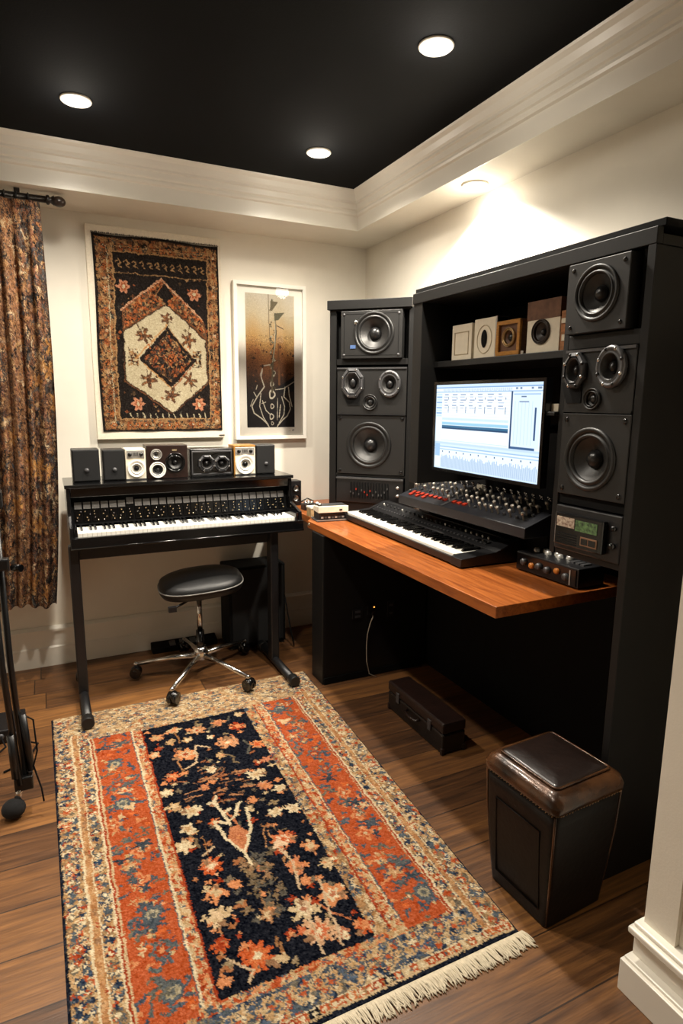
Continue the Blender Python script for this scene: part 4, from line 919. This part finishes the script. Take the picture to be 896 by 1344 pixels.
# ------------------------------------------------------------------ framed print
fp=thing('framed_print','tall white framed print of pale line figures on amber and black, right of wall rug','picture',(1.236,YB,1.222))
fx0,fx1,fz0,fz1=1.014,1.458,1.222,2.122; b=.021
m=MB(); m.box((fx0,YB-.034,fz0),(fx1,YB-.001,fz0+b)); m.box((fx0,YB-.034,fz1-b),(fx1,YB-.001,fz1)); m.box((fx0,YB-.034,fz0+b),(fx0+b,YB-.001,fz1-b)); m.box((fx1-b,YB-.034,fz0+b),(fx1,YB-.001,fz1-b)); m.build('frame',WHT,fp,world=True,bevel=.0015)
MB().box((fx0+b,YB-.016,fz0+b),(fx1-b,YB-.003,fz1-b)).build('mat_board',mat('mat_board',(240,234,222),.8,var=.02),fp,world=True)
W_,H_=150,352; c=Cv(W_,H_,0)
stops=np.array([0,.16,.33,.45,.55,.66,.78,1]); cols=np.array([(216,206,186),(206,190,158),(200,158,98),(168,110,62),(134,84,50),(64,44,34),(36,30,29),(34,29,30)],float)
t_=np.clip(c.Y/H_+.03*np.sin(c.X*.08)+rng.normal(0,.012,(H_,W_)),0,1)
for k in range(3): c.a[...,k]=np.interp(t_,stops,cols[:,k])
hz=(c.Y>.3*H_)&(c.Y<.68*H_); sp=(rng.random((H_,W_))<.22); c.a[hz&sp]*=.62; sp=(rng.random((H_,W_))<.1); c.a[hz&sp]=np.minimum(255,c.a[hz&sp]*1.3)
for k in range(60): c.flower(rng.uniform(0,150),rng.uniform(.36,.70)*H_,rng.uniform(2,5),4,[(70,46,34),(150,90,50),(96,60,40)][k%3],asp=rng.uniform(.5,2))
c.poly([(92,.70*H_),(150,.60*H_),(150,.72*H_),(100,.74*H_)],(30,27,28))
def g(x,y): return ((x-165)/345*W_,(y-170)/945*H_)
ln=(222,212,190)
for pts,wd in (([(278,700),(268,750),(290,820),(240,890),(200,960),(215,1010),(270,1050),(310,1090),(322,1115)],3.4),([(265,870),(255,960),(280,1040),(315,1095)],2.6),([(440,820),(430,890),(470,930),(478,980),(455,1030),(420,1060),(385,1100),(380,1115)],3.4),([(415,890),(435,960),(430,1020),(395,1080)],2.8),([(465,820),(470,880),(490,960)],3),([(275,920),(300,990),(335,1025)],2.8),([(405,950),(395,1040)],2.6),([(385,900),(380,1060)],1.8),([(215,860),(232,890)],2.4),([(240,810),(232,840)],2.2),([(190,960),(210,910)],2),([(370,840),(430,830),(505,780)],2.4),([(290,670),(340,660)],3.0),([(278,690),(262,740)],2.6),([(300,930),(270,940)],2)): c.line([g(*p) for p in pts],wd*.9,ln)
for x,y,rx__,ry__ in ((357,720,9,11),(345,875,12,17),(345,960,7,10),(340,1035,10,12),(345,1085,7,7),(345,800,7,10)):
    u,v=g(x,y); c.flower(u,v,ry__*.8,3,ln,(40,33,32),None,asp=.8,dep=.08)
for k in range(46):
    y=210+k*14; x=352+14*math.sin(k*.9)+(22 if 290<y<340 else 0); u,v=g(x,y)
    if y<860: c.flower(u,v,rng.uniform(2.4,4.6),4,[(76,72,52),(120,112,86),(186,178,150),(58,50,40)][k%4],asp=rng.uniform(.6,1.4))
c.line([g(*p) for p in ((325,170),(330,400),(335,520))],2,(120,104,80)); c.line([g(*p) for p in ((372,330),(378,440),(355,620),(350,700),(345,860))],5,(96,84,62)); c.line([g(*p) for p in ((372,350),(370,520),(352,640))],2,(200,190,160))
c.poly([g(*p) for p in ((365,300),(440,290),(395,345),(368,350))],(96,92,70)); c.poly([g(*p) for p in ((340,215),(395,220),(350,285),(338,280))],(110,100,76)); c.line([g(*p) for p in ((385,385),(430,405))],2.4,(70,50,36)); c.line([g(*p) for p in ((385,480),(410,465))],1.6,(110,80,50))
c.line([g(*p) for p in ((395,520),(398,800))],6,(128,84,48))
c.noise(5,1); c.a*=.88
px0,px1=fx0+(165-82)/510*(fx1-fx0),fx0+(510-82)/510*(fx1-fx0); pz1,pz0=fz1-(170-95)/1110*(fz1-fz0),fz1-(1118-95)/1110*(fz1-fz0)
me=grid_mesh('print',c,lambda U,V:(px0+(px1-px0)*U-1.236,0*U-.0175,pz1+(pz0-pz1)*V-1.222),attr_mat('print_ink',.6,0,300)); inst(me,'print',fp)
m=MB(); m.tube([(px1-.016,YB-.0175,pz0-.022),(px1-.010,YB-.0175,pz0-.012),(px1-.012,YB-.0175,pz0-.026),(px1-.004,YB-.0175,pz0-.014)],.0011,5); m.tube([(px1-.034,YB-.0175,pz0-.024),(px1-.028,YB-.0175,pz0-.02)],.0009,5); m.build('signature',BLKD,fp,world=True)
GL=bpy.data.materials.new('clear_glazing'); GL.use_nodes=True; nt=GL.node_tree; N=nt.nodes; pb_=N['Principled BSDF']; tr=N.new('ShaderNodeBsdfTransparent'); gl=N.new('ShaderNodeBsdfGlossy'); gl.inputs['Roughness'].default_value=.02; ms=N.new('ShaderNodeMixShader'); fr=N.new('ShaderNodeFresnel'); fr.inputs[0].default_value=1.35
nt.links.new(fr.outputs[0],ms.inputs[0]); nt.links.new(tr.outputs[0],ms.inputs[1]); nt.links.new(gl.outputs[0],ms.inputs[2]); nt.links.new(ms.outputs[0],N['Material Output'].inputs[0]); N.remove(pb_)
MB().box((fx0+b,YB-.0255,fz0+b),(fx1-b,YB-.024,fz1-b)).build('glass',GL,fp,world=True)
# ------------------------------------------------------------------ curtain and rod
YC=3.30
rod=thing('curtain_rod','dark wooden curtain rod with a ball finial under the soffit','curtain rod',(0.13,YC,2.35))
MB().tube([(-1.35,YC,2.349),(.075,YC,2.349)],.015,16).build('pole',mat('rod_wood',(22,16,13),.35,var=.3,scale=20,stretch=(3,1,1)),rod,world=True)
MB().lathe([(.013,0),(.021,.006),(.021,.014),(.012,.020),(.017,.028),(.022,.036)],20,T(.075,YC,2.349)@Rz(-PI/2)@Matrix.Identity(4)).build('collar',MATS['rod_wood'],rod,world=True)
MB().sph((.131,YC,2.347),.026,20,14,(1.15,.9,.9)).build('finial',mat('finial_bronze',(44,33,27),.3,var=.2),rod,world=True)
for x in (-.02-.02,-.9): MB().box((x-.012,YC-.006,2.362),(x+.012,YC+.006,2.3825)).build('bracket',BLKP,rod,world=True)
for k in range(14): MB().lathe([(.017,-.004),(.021,0),(.017,.004),(.0155,0),(.017,-.004)],18,T(-.62+k*.048,YC,2.349)@Rz(PI/2)).build('curtain_ring',BLKP,rod,world=True)
W_,H_=330,480; c=Cv(W_,H_,(150,96,54))
pal=[(128,82,48),(98,60,38),(158,110,64),(34,29,28),(56,48,44),(178,142,98),(78,46,34),(72,72,72),(140,84,58)]
allm=np.ones((H_,W_),bool); c.mosaic(allm,pal,[4,4,2.4,4,4,1.6,3,2,2],2.6,5.5,1.5)
for k in range(9):                      # lengthwise bands of different ground
    x0=rng.uniform(0,W_); w_=rng.uniform(8,26); m=(c.X>x0)&(c.X<x0+w_)&(rng.random((H_,W_))<.55); c.a[m]=[(40,34,33),(120,78,48),(64,56,52),(150,98,60),(88,84,78)][k%5]
for k in range(700):
    x,y=rng.uniform(0,W_),rng.uniform(0,H_); a=rng.uniform(0,6.28); l=rng.uniform(3,13)
    c.line([(x,y),(x+l*.5*math.cos(a+.7),y+l*.5*math.sin(a+.7)),(x+l*math.cos(a),y+l*math.sin(a))],rng.uniform(1,2.6),[(26,24,25),(48,46,48),(170,128,78),(164,96,50),(84,50,36),(188,164,126),(58,66,76),(30,28,30)][k%8])
for k in range(90):
    c.flower(rng.uniform(0,W_),rng.uniform(0,H_),rng.uniform(4,9),rng.integers(4,8),[(150,94,52),(32,29,30),(170,128,78),(110,60,40),(50,54,62)][k%5],[(42,38,38),(176,146,104),(130,70,42)][k%3],asp=rng.uniform(.6,1.4),dep=.35)
for k in range(16):
    x,y=rng.uniform(.72,1)*W_,rng.uniform(.3,1)*H_; c.flower(x,y,rng.uniform(8,16),5,(172,114,48),(150,92,40),None,asp=rng.uniform(.5,1.2),dep=.4)
for k in range(5): y=60+k*92; c.line([(0,y),(W_*.75,y+3)],1.2,(150,120,88))
c.a=c.a*.70+.30*c.a.mean(2,keepdims=True)*np.array([1.08,1.0,.9]); c.a*=1.04; warp(c,1.6,.7); c.noise(10,1); c.noise(8,3)
XLc=-.66
cu=thing('curtain','long orange and dark patterned curtain hanging in folds at the left edge','curtain',(-.3,YC,.42))
def cpos(U,V):
    xr=.050-.004*V-.055*V**3+.012*np.sin(V*3.1); x=XLc+(xr-XLc)*U
    ph=U*72+.7*np.sin(V*2.2+U*6)
    amp=.017+.010*V
    sg=np.sin(ph); y=YC+.0+amp*(np.sign(sg)*np.abs(sg)**.7)+.010*np.sin(ph*.43+1.0)
    y=np.where(V<.06,YC-.022+(y-YC)*.35,np.where(V<.14,YC+(y-YC)*(.35+.65*(V-.06)/.08)-.022*(1-(V-.06)/.08),y))
    z=2.330+(.425-2.330)*V+.010*np.sin(U*19)*V
    return x+.3,y-YC,z-.42
inst(grid_mesh('cloth',c,cpos,attr_mat('curtain_cloth',.9,.3,260,spec=.12)),'cloth',cu)
# ------------------------------------------------------------------ stool
SX,SY=.662,3.07
st=thing('swivel_stool','black padded swivel stool on a chrome five star base by the piano','stool',(SX,SY,.0075))
def seat_mesh(rx,ry,z0,z1,crown,n=48):
    prof=[(0,z0),(.80,z0),(.95,z0+.010),(1.0,z0+.028),(1.0,z0+(z1-z0)*.55),(.97,z0+(z1-z0)*.82),(.88,z1-.004),(.7,z1+crown*.5),(.35,z1+crown),(0,z1+crown*1.1)]
    vs=[];fs=[]
    for r,z in prof:
        for i in range(n):
            a=2*PI*i/n; ca,sa=math.cos(a),math.sin(a); e=.72
            vs.append((rx*r*math.copysign(abs(ca)**e,ca),ry*r*math.copysign(abs(sa)**e,sa),z))
    for j in range(len(prof)-1):
        for i in range(n): fs.append((j*n+i,j*n+(i+1)%n,(j+1)*n+(i+1)%n,(j+1)*n+i))
    return vs,fs
TS=T(.018,.03,.515)@Rz(-.12)@Ry(-.07)@Rx(.03)
LEA=mat('black_leather',(12,12,12.5),.42,var=.15,scale=30,bump=.25,bscale=420)
vs,fs=seat_mesh(.215,.185,-.058,.026,.022); MB().add(vs,fs,TS,True).build('seat',LEA,st)
m=MB(); pts=[]
for i in range(49):
    a=2*PI*i/48; ca,sa=math.cos(a),math.sin(a); pts.append(tuple(TS@Vector((.2165*math.copysign(abs(ca)**.72,ca),.1865*math.copysign(abs(sa)**.72,sa),-.012))))
m.tube(pts,.0035,8,cap=False); m.build('piping',mat('piping_grey',(110,108,104),.3),st)
MB().box((-.10,-.06,-.062),(.10,.06,-.046),TS).build('seat_plate',BLKP,st,bevel=.003)
MB().tube([(0,0,.42),(0,0,.452)],.034,18).build('tilt_housing',BLKP,st,bevel=.004)
MB().tube([(-.02,-.02,.445),(-.10,-.09,.438),(-.15,-.12,.43)],.006,8).box((-.178,-.138,.415),(-.140,-.112,.44)).build('height_lever',BLKP,st)
MB().tube([(0,0,.24),(0,0,.43)],.0135,18).build('gas_piston',CHR,st)
MB().tube([(0,0,.105),(0,0,.25)],.021,18).build('column_sleeve',BLKG,st)
MB().lathe([(1e-4,-.05),(.032,-.045),(.038,-.02),(.036,.015),(.022,.03)],24,T(0,0,.115)@Rx(-PI/2)).build('hub',CHR,st)
for a in (math.atan2(-.30,-.225),math.atan2(-.325,.19),math.atan2(.10,-.31),math.atan2(.175,.30),math.atan2(.34,-.02)):
    d=Vector((math.cos(a),math.sin(a),0)); R_=.335; e=d*R_
    lg=MB().tube([d*.03+Vector((0,0,.112)),d*.15+Vector((0,0,.104)),e+Vector((0,0,.078))],.0155,12,r2=.0105).sph((e.x,e.y,.078),.0125,10,8).build('leg',CHR,st)
    side=Vector((-d.y,d.x,0)); q_=d*.0+side*.018
    m=MB(); cc=e+side*.006
    for sgn in (-1,1):
        w0=cc+side*(.004*sgn); w1=cc+side*(.024*sgn); m.tube([(w0.x,w0.y,.036),(w1.x,w1.y,.036)],.0285,20)
    m.tube([(e.x,e.y,.045),(e.x,e.y,.075)],.007,8); m.sph((cc.x,cc.y,.046),.027,14,10,(1,1,.9)); m.build('caster',BLKG,lg)
# ------------------------------------------------------------------ leather pouf
pf=thing('leather_pouf','worn dark brown leather cube stool with a padded top beside the fringe','pouf',(1.268,1.188,0),.05)
LB=mat('brown_leather',(12,7,5),.5,var=.35,scale=7,bump=.30,bscale=60,spec=.25)
LT=mat('tan_highlight_leather',(96,62,36),.26,metal=.35,var=.4,scale=12,bump=.5,bscale=40,coat=.3,c2=(20,12,9))  # brighter bronze puts the rim's highlight into the leather colour
def rsq(h_,r_,n=7):
    pts=[]
    for k,(sx,sy) in enumerate(((1,1),(-1,1),(-1,-1),(1,-1))):
        for i in range(n):
            a=PI/2*k+PI/2*i/(n-1); pts.append((sx*(h_-r_)+r_*math.cos(a),sy*(h_-r_)+r_*math.sin(a)))
    return pts
def loft(rings,cap=True):
    m=MB(); vs=[];fs=[]; n=len(rings[0][0])
    for pts,z in rings: vs+=[(x,y,z+0) for x,y in pts]
    for j in range(len(rings)-1):
        for i in range(n): fs.append((j*n+i,j*n+(i+1)%n,(j+1)*n+(i+1)%n,(j+1)*n+i))
    if cap: fs.append(tuple(range(n-1,-1,-1))); fs.append(tuple(range((len(rings)-1)*n,len(rings)*n)))
    m.add(vs,fs,None,True); return m
loft([(rsq(.108,.014),0),(rsq(.113,.016),.006),(rsq(.122,.018),.12),(rsq(.131,.020),.25),(rsq(.134,.022),.33),(rsq(.136,.024),.372)]).build('body',LB,pf)
loft([(rsq(.136,.024),.370),(rsq(.143,.028),.380),(rsq(.144,.03),.396),(rsq(.138,.034),.414),(rsq(.122,.03),.426),(rsq(.112,.02),.428)]).build('padded_rim',LT,pf,label='shiny tan padded rim with a painted bronze highlight')
loft([(rsq(.106,.012),.427),(rsq(.106,.012),.433),(rsq(.098,.01),.436),(rsq(.06,.008),.440)]).build('top_cushion',mat('brown_leather_top',(24,14,10),.36,var=.35,scale=9,bump=.2,bscale=70,coat=.15),pf)
m=MB(); p_=[(x,y,.4315) for x,y in rsq(.108,.014)]; m.tube(p_+[p_[0]],.0035,8,cap=False); m.build('piping',LT,pf)
m=MB(); ring=rsq(.1385,.026,9)
tot=[Vector((x,y,.372)) for x,y in ring]+[Vector((ring[0][0],ring[0][1],.372))]
for a_,b2 in zip(tot[:-1],tot[1:]):
    L_=(b2-a_).length; k_=max(1,int(L_/.011))
    for i in range(k_):
        p0=a_.lerp(b2,(i+.15)/k_); p1=a_.lerp(b2,(i+.75)/k_); m.tube([p0+Vector((0,0,rng.normal(0,.0012))),p1+Vector((0,0,.006))],.0014,5)
m.build('stitching',mat('stitch_thread',(150,120,84),.7),pf)
for sx,sy in ((-1,-1),(1,-1),(-1,1)): MB().tube([(sx*.106,sy*.106,.004),(sx*.1165,sy*.1165,.12),(sx*.1265,sy*.1265,.25),(sx*.131,sy*.131,.37)],.0035,8).build('corner_piping',LT,pf)
m=MB(); 
for a0,a1 in ((-.085,.085),): m.tube([(-.1185,a0,.05),(-.1345,a0,.30),(-.1345,a1,.30),(-.1185,a1,.05),(-.1185,a0,.05)],.0022,6)
m.build('panel_seam',LB,pf)
# ------------------------------------------------------------------ suitcase
sc_=thing('suitcase','small dark brown leather case lying on the floor under the desk','suitcase',(1.452,2.128,0))
LC=mat('case_leather',(28,15,11),.38,var=.35,scale=14,bump=.25,bscale=90); LD=mat('case_dark',(14,9,7),.4,var=.3,scale=14,bump=.2,bscale=90)
MB().box((-.058,-.225,.004),(.058,.225,.092)).build('case_body',LD,sc_,bevel=.008)
MB().box((-.060,-.227,.093),(.060,.227,.142)).build('lid',LC,sc_,bevel=.010,label='reddish brown lid')
for y in (-.13,.13): MB().box((-.065,y-.012,.07),(-.0585,y+.012,.118)).build('latch',GREY,sc_,bevel=.002)
MB().tube([(-.059,-.05,.075),(-.075,-.045,.070),(-.078,0,.066),(-.075,.045,.070),(-.059,.05,.075)],.006,10).build('handle',LC,sc_)
for x in (-.055,.052):
    for y in (-.222,.215): MB().box((x-.006,y-.006,0),(x+.010,y+.010,.03)).build('corner_guard',LC,sc_,bevel=.003)
# ------------------------------------------------------------------ folded microphone stand at the left edge
ms=thing('microphone_stand','black folded microphone stand with twin tubes and a foam ball end at the left edge','microphone stand',(-.175,2.25,0))
STD=mat('stand_black',(16,16,17),.35,var=.1,scale=40)
MB().tube([(-.148,2.26,.115),(-.166,2.29,.55),(-.17,2.3,1.12)],.0105,12).build('tube',STD,ms,world=True)
MB().tube([(-.166,2.24,.11),(-.19,2.27,.55),(-.195,2.28,.93)],.0105,12).build('tube',STD,ms,world=True)
MB().tube([(-.128,2.255,.15),(-.142,2.27,.36)],.012,12).build('sleeve',STD,ms,world=True)
MB().tube([(-.178,2.24,.14),(-.183,2.25,.30)],.013,12).build('sleeve',STD,ms,world=True)
MB().box((-.195,2.25,.885),(-.14,2.29,.925)).build('clamp',STD,ms,world=True,bevel=.006)
MB().tube([(-.13,2.27,.89),(-.105,2.25,.89)],.013,14).build('clamp_knob',BLKG,ms,world=True)
MB().box((-.185,2.235,.085),(-.125,2.285,.135)).build('lower_bracket',STD,ms,world=True,bevel=.005)
MB().tube([(-.168,2.25,.10),(-.178,2.235,.06)],.012,12).build('swivel',CHR,ms,world=True)
MB().sph((-.192,2.222,.036),.034,20,14,(1.15,1,1)).build('foam_ball',mat('foam_black',(18,18,19),.95,var=.3,scale=300,bump=.5,bscale=500),ms,world=True)
MB().tube([(-.17,2.3,1.11),(-.20,2.30,1.135),(-.30,2.33,1.14),(-.42,2.36,1.13)],.010,12).build('boom_arm',STD,ms,world=True)
MB().box((-.195,2.27,1.09),(-.145,2.33,1.15)).build('boom_clutch',STD,ms,world=True,bevel=.006)
MB().tube([(-.15,2.28,.36),(-.11,2.27,.33),(-.105,2.25,.22),(-.12,2.24,.17),(-.10,2.22,.09),(-.095,2.2,.05)],.003,8).build('cable',BLKD,ms,world=True)
t=thing('stage_box','small dark box with leads on the floor behind the microphone stand','audio box',(-.26,2.86,0))
MB().box((-.09,-.09,.004),(.09,.09,.06)).build('case',BLKP,t,bevel=.005)
for k in range(3): MB().lathe([(.012,0),(.012,-.006),(1e-4,-.006)],14,T(-.05+k*.05,-.09,.034)).build('jack',GREY,t)
MB().tube([(.05,-.095,.034),(.10,-.15,.02),(.14,-.17,.012),(.10,-.28,.005),(.02,-.33,.005)],.004,8).build('lead',BLKD,t)
MB().tube([(.0,-.095,.034),(.02,-.16,.02),(-.05,-.24,.005)],.004,8).build('lead',BLKD,t)
SC.view_settings.view_transform='Standard'; SC.view_settings.look='None'; SC.view_settings.exposure=0; SC.view_settings.gamma=1
SC.cycles.max_bounces=8; SC.cycles.diffuse_bounces=4; SC.cycles.sample_clamp_indirect=4
bpy.context.view_layer.update()
